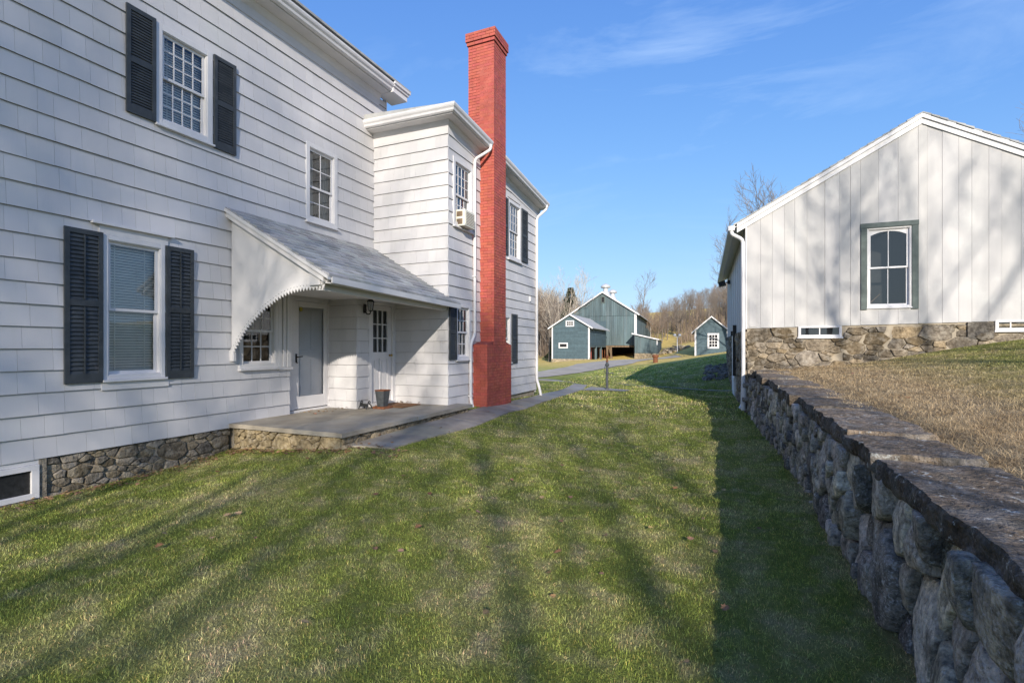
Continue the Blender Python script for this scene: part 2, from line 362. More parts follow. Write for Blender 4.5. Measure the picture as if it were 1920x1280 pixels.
def stones(mb, F, a0, a1, h0, h1, sizef, depth, gap, seed, tintf, asp=1.5, res=.05, rough=.02, tries=3000, holes=(), facet=0.0, soft=1):
    r = random.Random(seed); S = sites(a0, a1, h0, h1, sizef, r, asp, tries)
    for (x, y, s) in S:
        if any(p0 < x < p1 and q0 < y < q1 for p0, p1, q0, q1 in holes): continue
        poly = [(a0, h0), (a1, h0), (a1, h1), (a0, h1)]
        for (u, v, q) in S:
            if (u, v) == (x, y) or abs(u - x) > 2.2 or abs(v - y) > 2: continue
            # distances measured with the aspect squashed; weight by size
            nx, ny = (u - x) / asp ** 2, (v - y); L = math.hypot(nx, ny)
            D2 = ((u - x) / asp) ** 2 + (v - y) ** 2; wgt = .5 + .18 * (s * s - q * q) / max(D2, 1e-6) ; wgt = min(.7, max(.3, wgt))
            mx, my = x + (u - x) * wgt, y + (v - y) * wgt
            poly = clip_poly(poly, nx / L, ny / L, (mx * nx + my * ny) / L)
            if len(poly) < 3: break
        for (p0, p1, q0, q1) in holes:
            if len(poly) < 3: break
            # keep the side the site is on
            if y < q1 and y > q0 or (p0 - .05 < x < p1 + .05):
                if x >= p1: poly = clip_poly(poly, -1, 0, -p1)
                elif x <= p0: poly = clip_poly(poly, 1, 0, p0)
                elif y <= q0: poly = clip_poly(poly, 0, 1, q0)
        if len(poly) < 3: continue
        cx = sum(p[0] for p in poly) / len(poly); cy = sum(p[1] for p in poly) / len(poly)
        rad = sum(math.hypot(p[0] - cx, p[1] - cy) for p in poly) / len(poly)
        if rad < .02: continue
        k = max(.5, 1 - gap / rad)
        poly = [(cx + (p[0] - cx) * k, cy + (p[1] - cy) * k) for p in poly]
        per = sum(math.dist(poly[i], poly[(i + 1) % len(poly)]) for i in range(len(poly)))
        n = int(min(56, max(12, per / res))); ring = []
        acc = 0; i = 0; seg = math.dist(poly[0], poly[1])
        for j in range(n):
            d = per * j / n
            while d > acc + seg and i < len(poly) - 1: acc += seg; i += 1; seg = math.dist(poly[i], poly[(i + 1) % len(poly)])
            kk = (d - acc) / max(seg, 1e-6); p, q = poly[i], poly[(i + 1) % len(poly)]
            ring.append((p[0] + (q[0] - p[0]) * kk, p[1] + (q[1] - p[1]) * kk))
        if soft: ring = [((ring[j - 1][0] + 2 * ring[j][0] + ring[(j + 1) % n][0]) / 4, (ring[j - 1][1] + 2 * ring[j][1] + ring[(j + 1) % n][1]) / 4) for j in range(n)]
        dd = depth * r.uniform(.3, 1.6); tx, ty = r.uniform(-.10, .10), r.uniform(-.10, .10); sd = r.uniform(0, 99)
        rings = [(1.0, -.06), (1.0, .0), (.99, .55), (.965, .88), (.88, 1.0), (.7, 1.02), (.5, 1.03), (.25, 1.04)]
        planes = [(r.uniform(-1, 1) * facet, r.uniform(-1, 1) * facet, r.uniform(.0, .25) * rad * facet) for _ in range(3)]
        vs = []; fs = []
        amp = rough * min(1.5, rad / .15)
        for ki, (sk, ok) in enumerate(rings):
            for (px, py) in ring:
                X_, Y_ = cx + (px - cx) * sk, cy + (py - cy) * sk
                nz = noise.noise((X_ * 5, Y_ * 5, sd)) * amp * 1.2 + noise.noise((X_ * 14, Y_ * 14, sd + 5)) * amp * .7 + abs(noise.noise((X_ * 30, Y_ * 30, sd))) * amp * .35
                cutp = min([0] + [p_[2] + p_[0] * (X_ - cx) + p_[1] * (Y_ - cy) for p_ in planes]) if facet and ki > 1 else 0
                o = -.05 if ki == 0 else cutp + dd * ok + (nz + (tx * (X_ - cx) + ty * (Y_ - cy))) * min(1, sk and 1.0) * (1 if ki > 1 else .4)
                jx = noise.noise((X_ * 9, Y_ * 9, sd + 11)) * amp * .6 + noise.noise((X_ * 25, Y_ * 25, sd + 3)) * amp * .35 if ki else 0
                vs.append(F(X_ + jx, Y_ + jx, o))
        vs.append(F(cx, cy, dd * 1.04 + noise.noise((cx * 6, cy * 6, sd)) * amp))
        for ki in range(len(rings) - 1):
            for j in range(n): fs.append((ki * n + j, ki * n + (j + 1) % n, (ki + 1) * n + (j + 1) % n, (ki + 1) * n + j))
        L_ = (len(rings) - 1) * n
        for j in range(n): fs.append((L_ + j, L_ + (j + 1) % n, len(vs) - 1))
        mb.tint(*tintf(r, cx, cy)); mb.add(vs, fs)

# ------------------------------------------------------------------ terrain
CP = np.array([(-7.2, 2.7, -.13), (-7.2, 3.8, -.13), (-7.2, 4.6, -.1), (-7.0, 5.4, -.02), (-6, 5.35, .06), (-4.95, 5.4, .17), (-4.9, 7, .22), (-4.9, 9, .24), (-4.9, 10.2, .24), (-5.1, 12, .2),
    (-5.2, 14.2, .13), (-4, 8, .10), (-4.1, 11, .08), (-3, 6, .04), (-2, 3, 0), (-5, 3, -.04), (0, 0, 0), (0, 4, 0), (0, 8, 0), (-2, 11, .02), (0, 12, 0), (.8, 3, 0), (.8, 7, 0), (.7, 11, 0), (.4, 14, .02), (.3, 16, .03), (.1, 19.4, .04),
    (-4, 18.2, .05), (-2, 16, .02), (-1.9, 19.8, .04), (-7, 22, .05), (-8, 16, .05), (-3.9, 23.6, .15), (0, 23.5, .75), (-1.5, 22.5, .35), (.2, 26, 1.05), (3, 24, 1.5), (-10, 30, .1), (-11.5, 41, .16), (-6.8, 42, .33), (-4.9, 39.8, .4), (-2.5, 30, .6), (0, 32, 1.2), (.2, 43, 1.25), (5, 43, 1.9), (5, 30, 1.9), (8, 20, 1.6), (8, 10, 1.0), (4, 5, .5),
    (-18, 53.5, -.12), (-13.6, 53.6, .28), (-18, 62, -.05), (-13.5, 66, .12), (-10.6, 63.5, .17), (-7.6, 63.6, .32), (-6, 67, 1.5), (-4.5, 60, 1.05), (-2.8, 54, .73), (.45, 54.1, 1.22), (2, 60, 2), (-8, 55, .35),
    (-6.5, 76, 1.9), (0, 75, 3), (-20, 78, .8), (-32, 75, .3), (10, 60, 3), (-30, 50, -.3), (-30, 25, -.1), (-30, 0, -.2), (10, 95, 5.5), (-30, 100, 3), (-10, 100, 4.5), (-70, 60, -.5), (45, 60, 5), (45, 10, 3), (0, -20, 0), (-30, -30, 0), (30, -30, .5), (-70, 130, 8), (0, 140, 12), (60, 130, 12), (-70, -30, -.5), (70, -20, 1), (70, 50, 4)])
def _U(d2): return d2 * np.log(d2 + 1e-9) * .5
_n = len(CP); _A = np.zeros((_n + 3, _n + 3)); _d = ((CP[:, None, :2] - CP[None, :, :2]) ** 2).sum(-1)
_A[:_n, :_n] = _U(_d) + np.eye(_n) * .5; _A[:_n, _n] = 1; _A[:_n, _n + 1:] = CP[:, :2]; _A[_n:, :_n] = _A[:_n, _n:].T
_W = np.linalg.solve(_A, np.concatenate([CP[:, 2], np.zeros(3)]))
def gza(x, y):
    x = np.asarray(x, float); y = np.asarray(y, float); sh = x.shape; x = x.ravel(); y = y.ravel(); out = np.empty(len(x))
    for i in range(0, len(x), 20000):
        a, b = x[i:i + 20000], y[i:i + 20000]; d = (a[:, None] - CP[:, 0]) ** 2 + (b[:, None] - CP[:, 1]) ** 2
        out[i:i + 20000] = _U(d) @ _W[:_n] + _W[_n] + _W[_n + 1] * a + _W[_n + 2] * b
    lump = .012 * np.sin(x * 2.1 + np.sin(y * 1.3)) * np.sin(y * 1.7 + 1)
    return (out + lump).reshape(sh)
def gz(x, y): return float(gza(np.array([x]), np.array([y]))[0])
BA = R(2.04); BO = np.array([.49, 13.3])
def wallx(y): return .87 - .045 * max(0, y - 6.5)                # face line of the retaining wall
def tz(x, y):                                                     # dry bank behind the wall
    x = np.asarray(x, float); y = np.asarray(y, float)
    base = .86 - .045 * np.clip((1.62 - x) / .2, 0, 1) + .016 * np.clip(y, -5, 14) + .02 * np.sin(x * 1.7) * np.sin(y * 1.1)
    s = np.log1p(np.exp((x - 1.9) * 1.6)) / 1.6
    return base + s * (.05 + .0105 * np.clip(y, 0, 14))

def sheet(name, xs, ys, zf, mat):
    X_, Y_ = np.meshgrid(xs, ys); Z_ = zf(X_, Y_); nx, ny = len(xs), len(ys)
    v = np.stack([X_.ravel(), Y_.ravel(), Z_.ravel()], 1); i = np.arange(nx * ny).reshape(ny, nx)
    f = np.stack([i[:-1, :-1].ravel(), i[:-1, 1:].ravel(), i[1:, 1:].ravel(), i[1:, :-1].ravel()], 1)
    me = bpy.data.meshes.new(name); me.from_pydata(v.tolist(), [], f.tolist()); me.polygons.foreach_set('use_smooth', [True] * len(f))
    me.materials.append(M[mat]); me.update(); o = bpy.data.objects.new(name, me); COL.objects.link(o); return o
def span(*segs):
    out = []
    for a, b, n in segs: out += list(np.linspace(a, b, n, endpoint=False))
    return np.array(out + [segs[-1][1]])
tag(sheet('ground', span((-600, -60, 10), (-60, -12, 24), (-12, 3, 100), (3, 60, 30), (60, 600, 10)),
          span((-600, -40, 10), (-40, -2, 20), (-2, 26, 150), (26, 100, 60), (100, 900, 16)),
          lambda x, y: gza(np.clip(x, -75, 75), np.clip(y, -35, 145)), 'turf'), kind='structure')
tag(sheet('bank', span((1.02, 8, 50), (8, 40, 12)), span((-8, 13.32, 80)), lambda x, y: tz(x, y), 'turf'), kind='structure')

def ribbon(name, L, Rr, mat, lift, n=60, m=6, skirt=.05, tintf=None):
    def res(P):
        P = np.array(P, float); d = np.r_[0, np.cumsum(np.hypot(*np.diff(P, axis=0).T))]; q = np.linspace(0, d[-1], n)
        return np.stack([np.interp(q, d, P[:, 0]), np.interp(q, d, P[:, 1])], 1)
    A_, B_ = res(L), res(Rr); mb = MB(); vs = []; fs = []
    for i in range(n):
        for j in range(m + 1):
            k = j / m; x, y = A_[i] * (1 - k) + B_[i] * k; e = .02 * noise.noise((x * 3, y * 3, 1)) if j in (0, m) else 0
            vs.append((x + e, y, gz(x, y) + lift + .004 * noise.noise((x * 2, y * 2, 4))))
    for i in range(n - 1):
        for j in range(m): q = i * (m + 1) + j; fs.append((q, q + 1, q + m + 2, q + m + 1))
    mb.add(vs, fs); o = mb.build(name, mat); return o
pathL = [(-5.0, 5.6), (-5.0, 7.5), (-5.0, 9.2), (-5.02, 11.7), (-5.2, 14), (-5.5, 18), (-5.9, 20.6), (-7.2, 22.3), (-9.2, 23.2)]
pathR = [(-4.3, 5.75), (-4.26, 7), (-4.22, 8.4), (-4.42, 11.8), (-4.55, 14.7), (-4.75, 17.7), (-5.15, 19.8), (-6.4, 21.3), (-9.0, 22.3)]
# the walk is laid in slabs with dark joints
def slabs():
    def res(P, n):
        P = np.array(P, float); d = np.r_[0, np.cumsum(np.hypot(*np.diff(P, axis=0).T))]; q = np.linspace(0, d[-1], n)
        return np.stack([np.interp(q, d, P[:, 0]), np.interp(q, d, P[:, 1])], 1)
    N = 21; A_, B_ = res(pathL, N * 6 + 1), res(pathR, N * 6 + 1); mb = MB(); r = random.Random(5)
    for s in range(N):
        g = r.uniform(.82, 1.12); mb.tint(g, g * r.uniform(.97, 1.02), g * r.uniform(.95, 1.06)); dz = r.uniform(-.004, .005); vs = []; fs = []
        for i in range(7):
            k0 = s * 6 + i; A0, B0 = A_[k0], B_[k0]
            if i == 6: A0 = A_[k0] * .95 + A_[k0 - 1] * .05; B0 = B_[k0] * .95 + B_[k0 - 1] * .05
            for j in range(5):
                k = j / 4; x, y = A0 * (1 - k) + B0 * k; e = .03 * noise.noise((x * 4, y * 4, 1)) if j in (0, 4) else 0
                vs.append((x + e, y, gz(x, y) + .022 + dz))
        for i in range(6):
            for j in range(4): q = i * 5 + j; fs.append((q, q + 1, q + 6, q + 5))
        mb.add(vs, fs)
        top = len(vs); e = [(j) for j in range(5)] + [i * 5 + 4 for i in range(1, 7)] + [30 + j for j in (3, 2, 1, 0)] + [i * 5 for i in (5, 4, 3, 2, 1)]
        low = [(vs[q][0], vs[q][1], vs[q][2] - .06) for q in e]; up = [vs[q] for q in e]; ne = len(e)
        mb.add(up + low, [(i, ne + i, ne + (i + 1) % ne, (i + 1) % ne) for i in range(ne)])
    return mb.build('footpath', 'slate')
tag(slabs(), kind='structure')
tag(ribbon('pump_apron', [(-4.68, 17.2), (-4.75, 18.8)], [(-3.25, 17.5), (-3.15, 18.3)], 'slate', .026, 12, 6), kind='structure')
tag(ribbon('driveway', [(-30, 25), (-18, 25), (-11.6, 26.0), (-10.6, 29), (-10.9, 36), (-11.6, 41), (-11, 47), (-8.3, 53), (-5, 57)], [(-30, 21.5), (-18, 21.8), (-9.4, 22.4), (-8.1, 26), (-7.3, 31), (-6.9, 37), (-6.8, 43), (-6, 49), (-4, 54)], 'asphalt', .03, 90, 8), kind='structure')
tag(ribbon('narrow_path', [(-3.9, 20.5), (-1.9, 19.95), (.28, 19.3)], [(-3.9, 20.36), (-1.9, 19.8), (.28, 19.15)], 'palestrip', .02, 20, 2), kind='structure')

# ------------------------------------------------------------------ windows, shutters
def window(parent, F, a0, a1, h0, h1, cas=.09, sill=.05, cols=3, rows=(2, 2), mid=.5, fill='blind', cap=0, mat='trim', sashm='trim', depth=.10, drop=None, local=False, bot=None, arch=False, label=None, holes=True):
    """a0..h1 = outside of the casing.  returns the window part (frame) with sash / pane / blind children"""
    mb = MB(); i0, i1, k0, k1 = a0 + cas, a1 - cas, h0 + (bot or cas), h1 - cas
    mb.fbox(F, a0, i0, h0, h1, -.02, .030); mb.fbox(F, i1, a1, h0, h1, -.02, .030)
    mb.fbox(F, i0, i1, k1, h1, -.02, .029); mb.fbox(F, i0, i1, h0, k0, -.02, .029)
    mb.fbox(F, a0 - .015, a1 + .015, h0 - .03, h0 - .001, -.01, .05 + sill * .4)
    if cap: mb.fbox(F, a0 - cap, a1 + cap, h1 + .001, h1 + .022, -.01, .07)
    mb.fbox(F, i0 - .001, i0 + .012, k0, k1, -depth, .018); mb.fbox(F, i1 - .012, i1 + .001, k0, k1, -depth, .018)
    mb.fbox(F, i0, i1, k1 - .012, k1 + .001, -depth, .017); mb.fbox(F, i0, i1, k0 - .001, k0 + .012, -depth, .019)
    mb.mi = 1
    D = .7
    mb.add([F(i0, k0, -depth), F(i1, k0, -depth), F(i1, k1, -depth), F(i0, k1, -depth), F(i0 - .1, k0, -D), F(i1 + .1, k0, -D), F(i1 + .1, k1, -D), F(i0 - .1, k1, -D)],
           [(4, 5, 6, 7), (0, 1, 5, 4), (1, 2, 6, 5), (2, 3, 7, 6), (3, 0, 4, 7)])
    wn = mb.build('window', [mat, 'interior'], parent, local=local, bevel=.004)
    if label: wn['label'] = label
    i0 += .012; i1 -= .012; k0 += .012; k1 -= .012; zm = k0 + (k1 - k0) * mid; rl = .038
    ms = MB(); mp = MB()
    for (z0, z1, o, nr) in ((k0, zm + .02, -.045, rows[1]), (zm - .02, k1, -.018, rows[0])):
        th = .022
        ms.fbox(F, i0, i0 + rl, z0, z1, o - th, o); ms.fbox(F, i1 - rl, i1, z0, z1, o - th, o)
        ms.fbox(F, i0 + rl, i1 - rl, z0, z0 + rl, o - th, o - .001); ms.fbox(F, i0 + rl, i1 - rl, z1 - rl, z1, o - th, o - .001)
        for c in range(1, cols):
            x = i0 + rl + (i1 - i0 - 2 * rl) * c / cols; ms.fbox(F, x - .008, x + .008, z0 + rl, z1 - rl, o - .016, o - .004)
        for c in range(1, nr):
            z = z0 + rl + (z1 - z0 - 2 * rl) * c / nr; ms.fbox(F, i0 + rl, i1 - rl, z - .008, z + .008, o - .017, o - .005)
        if arch and z1 == k1:
            for c in range(2):
                xa = i0 + rl + (i1 - i0 - 2 * rl) * c / 2; xb = i0 + rl + (i1 - i0 - 2 * rl) * (c + 1) / 2; N = 8; top = z1 - rl
                for q in range(N):
                    u0, u1 = q / N, (q + 1) / N
                    f = (lambda u: top - .085 * (1 - u) ** 2.2) if c == 0 else (lambda u: top - .085 * u ** 2.2)
                    ms.prism(F, [(xa + (xb - xa) * u0, f(u0)), (xa + (xb - xa) * u1, f(u1)), (xa + (xb - xa) * u1, top + .001), (xa + (xb - xa) * u0, top + .001)], o - th, o - .002)
        mp.add([F(i0 + .01, z0 + .01, o - .012), F(i1 - .01, z0 + .01, o - .012), F(i1 - .01, z1 - .01, o - .012), F(i0 + .01, z1 - .01, o - .012)], [(0, 1, 2, 3)])
    ms.build('sash', sashm, wn, local=local); mp.build('pane', 'clear_glass' if fill == 'blind' else 'glass', wn, local=local)
    if fill == 'blind':
        bb = MB(); z = k0 if drop is None else k1 - (k1 - k0) * drop; n = int((k1 - z) / .036)
        for q in range(n):
            zz = z + q * .036; P = [F(i0, zz, -.105), F(i1, zz, -.105), F(i1, zz + .029, -.118), F(i0, zz + .029, -.118)]
            bb.add(P + [tuple(Vector(p) + Vector((0, 0, .002))) for p in P], [(0, 1, 2, 3), (7, 6, 5, 4), (0, 4, 5, 1), (2, 6, 7, 3)])
        bb.fbox(F, i0 + .12, i0 + .135, z, k1, -.104, -.102); bb.fbox(F, i1 - .135, i1 - .12, z, k1, -.104, -.102)
        bb.build('blind', 'blind', wn, local=local)
    elif fill == 'curtain':
        bb = MB()
        for (c0, c1) in ((i0, i0 + (i1 - i0) * .36), (i1 - (i1 - i0) * .30, i1)):
            N = 16
            for q in range(N):
                x0, x1 = c0 + (c1 - c0) * q / N, c0 + (c1 - c0) * (q + 1) / N; f = lambda x: -.13 + .018 * math.sin(x * 90)
                bb.add([F(x0, k0, f(x0)), F(x1, k0, f(x1)), F(x1, k1, f(x1)), F(x0, k1, f(x0))], [(0, 1, 2, 3)])
        bb.build('curtain', 'curtain', wn, local=local)
    return wn
def shutter(parent, F, a0, a1, h0, h1, rod=False, pitch=.042, label=None, local=False, mid=.5):
    mb = MB(); st = .05; o0, o1 = .022, .052; zm = h0 + (h1 - h0) * mid
    mb.fbox(F, a0, a0 + st, h0, h1, o0, o1); mb.fbox(F, a1 - st, a1, h0, h1, o0, o1)
    for z0, z1 in ((h0, h0 + .11), (zm - .035, zm + .035), (h1 - .06, h1)): mb.fbox(F, a0 + st, a1 - st, z0, z1, o0, o1 - .002)
    for z0, z1 in ((h0 + .11, zm - .035), (zm + .035, h1 - .06)):
        n = int((z1 - z0) / pitch); p = (z1 - z0) / n
        for q in range(n):
            z = z0 + q * p; lo = [F(a0 + st, z, o1 - .006), F(a1 - st, z, o1 - .006), F(a1 - st, z + p * .95, o0 + .004), F(a0 + st, z + p * .95, o0 + .004)]
            mb.hexa(lo, [tuple(Vector(v) + Vector((0, 0, .006))) for v in lo])
        if rod: mb.fbox(F, (a0 + a1) / 2 - .007, (a0 + a1) / 2 + .007, z0 + .01, z1 - .01, o1 - .004, o1 + .008)
    # back board so nothing shines through, and two hinges
    mb.fbox(F, a0 + st, a1 - st, h0 + .1, h1 - .05, .002, .012)
    o = mb.build('shutter', 'shutter', parent, local=local)
    if label: o['label'] = label
    return o

# ------------------------------------------------------------------ the white house
house = empty('white_house', (-7.2, 8.0, 0), 'large white shingled farmhouse with dark shutters and a red brick chimney', 'house')
FM = FX(-7.2); W = {}
zsM = courses(.33, 7.24, [(2.7, .2515), (99, .2815)])
zsW = courses(.32, 6.32, [(3.25, .2345), (99, .2640)])
mb = MB()
holesM = [(3.70, 4.45, 1.19, 3.14), (4.33, 5.15, 4.68, 6.08), (6.99, 7.80, 3.97, 5.46), (5.60, 6.62, 1.25, 2.75), (6.62, 8.96, -1, 2.62)]
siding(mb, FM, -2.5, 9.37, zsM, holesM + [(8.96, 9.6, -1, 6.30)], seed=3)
mb.tint(.95); wallsheet(mb, FM, -2.5, 9.37, .33, 7.24, holesM)
mb.build('wall', 'siding', house)
mb = MB(); FWY = FY(8.96); hW = [(-7.3, -6.62, -1, 2.62)]
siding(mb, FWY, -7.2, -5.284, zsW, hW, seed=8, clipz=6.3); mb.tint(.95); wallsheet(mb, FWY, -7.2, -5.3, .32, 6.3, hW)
mb.build('wall', 'siding', house)
mb = MB(); FWX = FX(-5.3)
hX = [(9.15, 10.04, 4.19, 5.66), (9.28, 9.92, 1.33, 2.53), (12.03, 12.95, 3.96, 5.60), (11.5, 12.24, 1.20, 2.47)]
EZ = lambda y: 6.30 - .085 * (y - 8.96)
for i, (b0, b1) in enumerate([(8.962, 10.1), (10.1, 11.3), (11.3, 12.7), (12.7, 14.2)]):
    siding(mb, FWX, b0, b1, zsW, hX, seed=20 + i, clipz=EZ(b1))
    mb.tint(.95)
    for (c0, c1, g0, g1) in cut([(b0, b1, .32, EZ(b1))], hX): mb.fbox(FWX, c0, c1, g0, g1, -.12, -.02)
mb.build('wall', 'siding', house)
# foundations
mb = MB(); mb.fbox(FX(-7.23), -2.5, 5.45, -.6, .33, -.3, -.002)
mb.box(-7.2, -5.34, 9.0, 14.16, -.3, .325)
def ftint(r, x, y):
    g = r.uniform(.5, 1.25); k = r.random(); return (g, g * (.93 + .07 * k), g * (.78 + .25 * k))
o = mb.build('foundation', 'mortar', house)
mb = MB(); stones(mb, FX(-7.225), 3.13, 5.46, -.38, .325, lambda x, y: .16, .026, .008, 5, ftint, asp=1.8, res=.018, rough=.009, facet=.18, soft=0)
mb.build('stonework', 'fstone', o, smooth=True)
mb = MB(); mb.fbox(FX(-7.215), 3.07, 3.14, -.12, .33, 0, .03); mb.fbox(FX(-7.215), 1.95, 3.13, -.2, -.12, 0, .07); mb.build('window_surround', 'fstone', o)
# windows of the long wall
def dwindow(*a, **k): return window(house, *a, **k)
wa = dwindow(FM, 3.70, 4.45, 1.19, 3.02, cas=.055, cols=1, rows=(1, 1), mid=.49, fill='blind')
mb = MB(); mb.fbox(FM, 3.66, 4.49, 3.021, 3.135, 0, .026); mb.fbox(FM, 3.57, 4.55, 3.136, 3.165, 0, .075); mb.build('lintel', 'trim', wa)
mb = MB(); mb.fbox(FM, 3.68, 4.5, 1.06, 1.158, .015, .03); mb.build('apron', 'trim', wa)
dwindow(FM, 4.33, 5.15, 4.68, 6.08, cas=.085, cols=4, rows=(3, 3), fill='blind')
dwindow(FM, 6.99, 7.80, 3.97, 5.46, cas=.085, cols=2, rows=(2, 2), mid=.45, fill='curtain')
dwindow(FM, 5.60, 6.36, 1.25, 2.62, cas=.07, cols=3, rows=(3, 2), mid=.45, fill='none', sill=.08)
mb = MB()
for i, (p0, p1, th) in enumerate([(6.361, 6.44, .03), (6.45, 6.52, .045), (6.53, 6.62, .055)]): mb.fbox(FM, p0, p1, 1.25, 2.62, -.02, th)
mb.fbox(FM, 6.345, 6.66, 1.2, 1.249, -.02, .06)
mb.build('pilaster', 'trim', house, bevel=.006)
for (p0, p1, q0, q1, rod) in [(3.295, 3.69, 1.165, 3.035, 1), (4.46, 4.845, 1.16, 3.02, 1)]: shutter(house, FM, p0, p1, q0, q1, rod=rod, pitch=.05, mid=.52)
for (p0, p1, q0, q1) in [(3.955, 4.32, 4.68, 6.09), (5.165, 5.53, 4.645, 6.07)]: shutter(house, FM, p0, p1, q0, q1, pitch=.037)
# cellar window
mb = MB(); FC = FX(-7.2)
for (p0, p1, q0, q1) in [(1.95, 3.07, .21, .27), (1.95, 3.07, -.11, -.05), (3.0, 3.07, -.05, .21), (1.95, 2.02, -.05, .21)]: mb.fbox(FC, p0, p1, q0, q1, -.05, .03)
mb.fbox(FC, 1.9, 3.12, .272, .328, -.05, .008)
wn = mb.build('window', 'trim', house, bevel=.003)
mb = MB(); mb.fbox(FC, 2.02, 3.0, -.05, .21, -.03, -.005); mb.build('screen', 'iron', wn)
# wing windows
window(house, FWX, 9.15, 10.04, 4.19, 5.66, cas=.09, cols=4, rows=(3, 3), fill='blind', mid=.48)
window(house, FWX, 9.28, 9.92, 1.33, 2.53, cas=.06, cols=3, rows=(2, 2), fill='curtain')
window(house, FWX, 12.03, 12.95, 3.96, 5.56, cas=.09, cols=4, rows=(3, 3), fill='blind')
window(house, FWX, 11.5, 12.24, 1.20, 2.47, cas=.09, cols=3, rows=(2, 2), fill='none')
for (p0, p1, q0, q1) in [(8.965, 9.27, 1.34, 2.50), (12.97, 13.42, 4.03, 5.52), (11.6, 12.01, 4.03, 5.52), (12.26, 12.64, 1.17, 2.50)]: shutter(house, FWX, p0, p1, q0, q1, pitch=.04)

# ---- eaves: a moulded cornice and gutter swept round the corners
def sweep(mb, path, prof):
    n = len(prof); vs = []; fs = []
    for (bx, by, dx, dy, bz) in path:
        for (o, z) in prof: vs.append((bx + dx * o, by + dy * o, bz + z))
    for i in range(len(path) - 1):
        for k in range(n): fs.append((i * n + k, i * n + (k + 1) % n, (i + 1) * n + (k + 1) % n, (i + 1) * n + k))
    fs.append(tuple(range(n))[::-1]); fs.append(tuple(range((len(path) - 1) * n, len(path) * n)))
    mb.add(vs, fs)
corn = [(-.02, -.24), (.022, -.24), (.022, -.10), (.05, -.07), (.075, -.02), (.08, .0), (.265, .01), (.265, .12), (-.02, .15)]
gut = [(.268, .03), (.30, .03), (.325, .05), (.335, .09), (.36, .12), (.372, .15), (.372, .185), (.358, .185), (.345, .15), (.28, .16), (.268, .185)]
wpath = [(-7.2, 8.96, 0, -1, 6.33), (-5.3, 8.96, 1, -1, 6.30), (-5.3, 10.40, 1, 0, EZ(10.4))]
wpath2 = [(-5.3, 11.12, 1, 0, EZ(11.12)), (-5.3, 14.42, 1, 0, EZ(14.42) - .02)]
for k, pth in enumerate((wpath, wpath2)):
    mb = MB(); sweep(mb, pth, corn); c_ = mb.build('cornice', 'panel', house)
    mb = MB(); sweep(mb, pth, gut); mb.build('gutter', 'trim', house)
c2_ = [(o * 1.15, z * 1.1) for o, z in corn]; g2_ = [(o * 1.12 + .012, z) for o, z in gut]
mp_ = [(-7.2, -2.5, 1, 0, 7.30), (-7.2, 9.12, 1, 0, 7.30)]
mb = MB(); sweep(mb, mp_, c2_); mb.build('cornice', 'panel', house)
mb = MB(); sweep(mb, mp_, g2_); mb.build('gutter', 'trim', house)
mb = MB(); mb.box(-7.24, -6.80, 9.125, 9.66, 7.30, 7.42); mb.box(-7.24, -6.77, 9.123, 9.69, 7.42, 7.475); mb.box(-7.24, -6.74, 9.121, 9.72, 7.475, 7.53)
mb.build('cornice_return', 'trim', house, bevel=.006)
mb = MB(); mb.box(-7.28, -7.182, 9.3725, 9.40, .33, 7.4); mb.build('corner_board', 'trim', house)
# roofs
mb = MB(); mb.hexa([(-6.75, -2.6, 7.49), (-6.75, 9.74, 7.535), (-12.5, 9.74, 9.4), (-12.5, -2.6, 9.4)], [(-6.75, -2.6, 7.53), (-6.75, 9.74, 7.575), (-12.5, 9.74, 9.46), (-12.5, -2.6, 9.46)])
mb.build('roof', 'roof', house)
mb = MB(); mb.hexa([(-7.18, 8.62, 6.47), (-4.96, 8.62, 6.47), (-4.96, 14.48, EZ(14.48) + .17), (-7.18, 14.48, 6.5)], [(-7.18, 8.62, 6.64), (-4.96, 8.62, 6.49), (-4.96, 14.48, EZ(14.48) + .20), (-7.18, 14.48, 6.75)])
rw = mb.build('roof', 'roof', house)
mb = MB(); mb.box(-12, -8.0, -2.5, 9.3, -.3, 7.3); mb.box(-7.25, -6.1, 9.8, 14.1, .2, 6.3); mb.build('inner_wall', 'dark', house)
mb = MB(); mb.box(-7.3, -5.30, 14.14, 14.2, .25, 6.0); mb.build('wall', 'siding', house)

# ---- chimney of painted brick
def brickbox(mb, x0, x1, y0, y1, z0, z1, r):
    BH, BL, J = .0685, .212, .009
    for F, a0, a1 in ((FY(y0), x0, x1), (FX(x1), y0, y1), (lambda a, h, o=0: (a, y1 + o, h), x0, x1), (FNX(x0), y0, y1)):
        n = int(round((z1 - z0) / BH))
        for i in range(n):
            z = z0 + (z1 - z0) * i / n; a = a0 - (BL / 2 if i % 2 else 0)
            while a < a1:
                b0, b1 = max(a, a0), min(a + BL - J, a1)
                if b1 - b0 > .02:
                    g = r.uniform(.93, 1.07); mb.tint(g, g * r.uniform(.9, 1.12), g * r.uniform(.9, 1.12))
                    q = r.uniform(.0002, .0038); mb.fbox(F, b0, b1, z + J / 2, z + (z1 - z0) / n - J / 2, -.02, q)
                a += BL
r = random.Random(4)
mb = MB(); mb.box(-5.31, -4.934, 10.434, 11.096, 1.6, 9.0); mb.box(-5.60, -4.936, 10.436, 11.094, 6.2, 8.9); mb.box(-5.31, -4.934, 10.074, 11.436, .05, 1.66)
mb.box(-5.62, -4.91, 10.40, 11.13, 8.73, 9.02); mb.box(-5.50, -5.03, 10.53, 11.0, 8.9, 9.06)
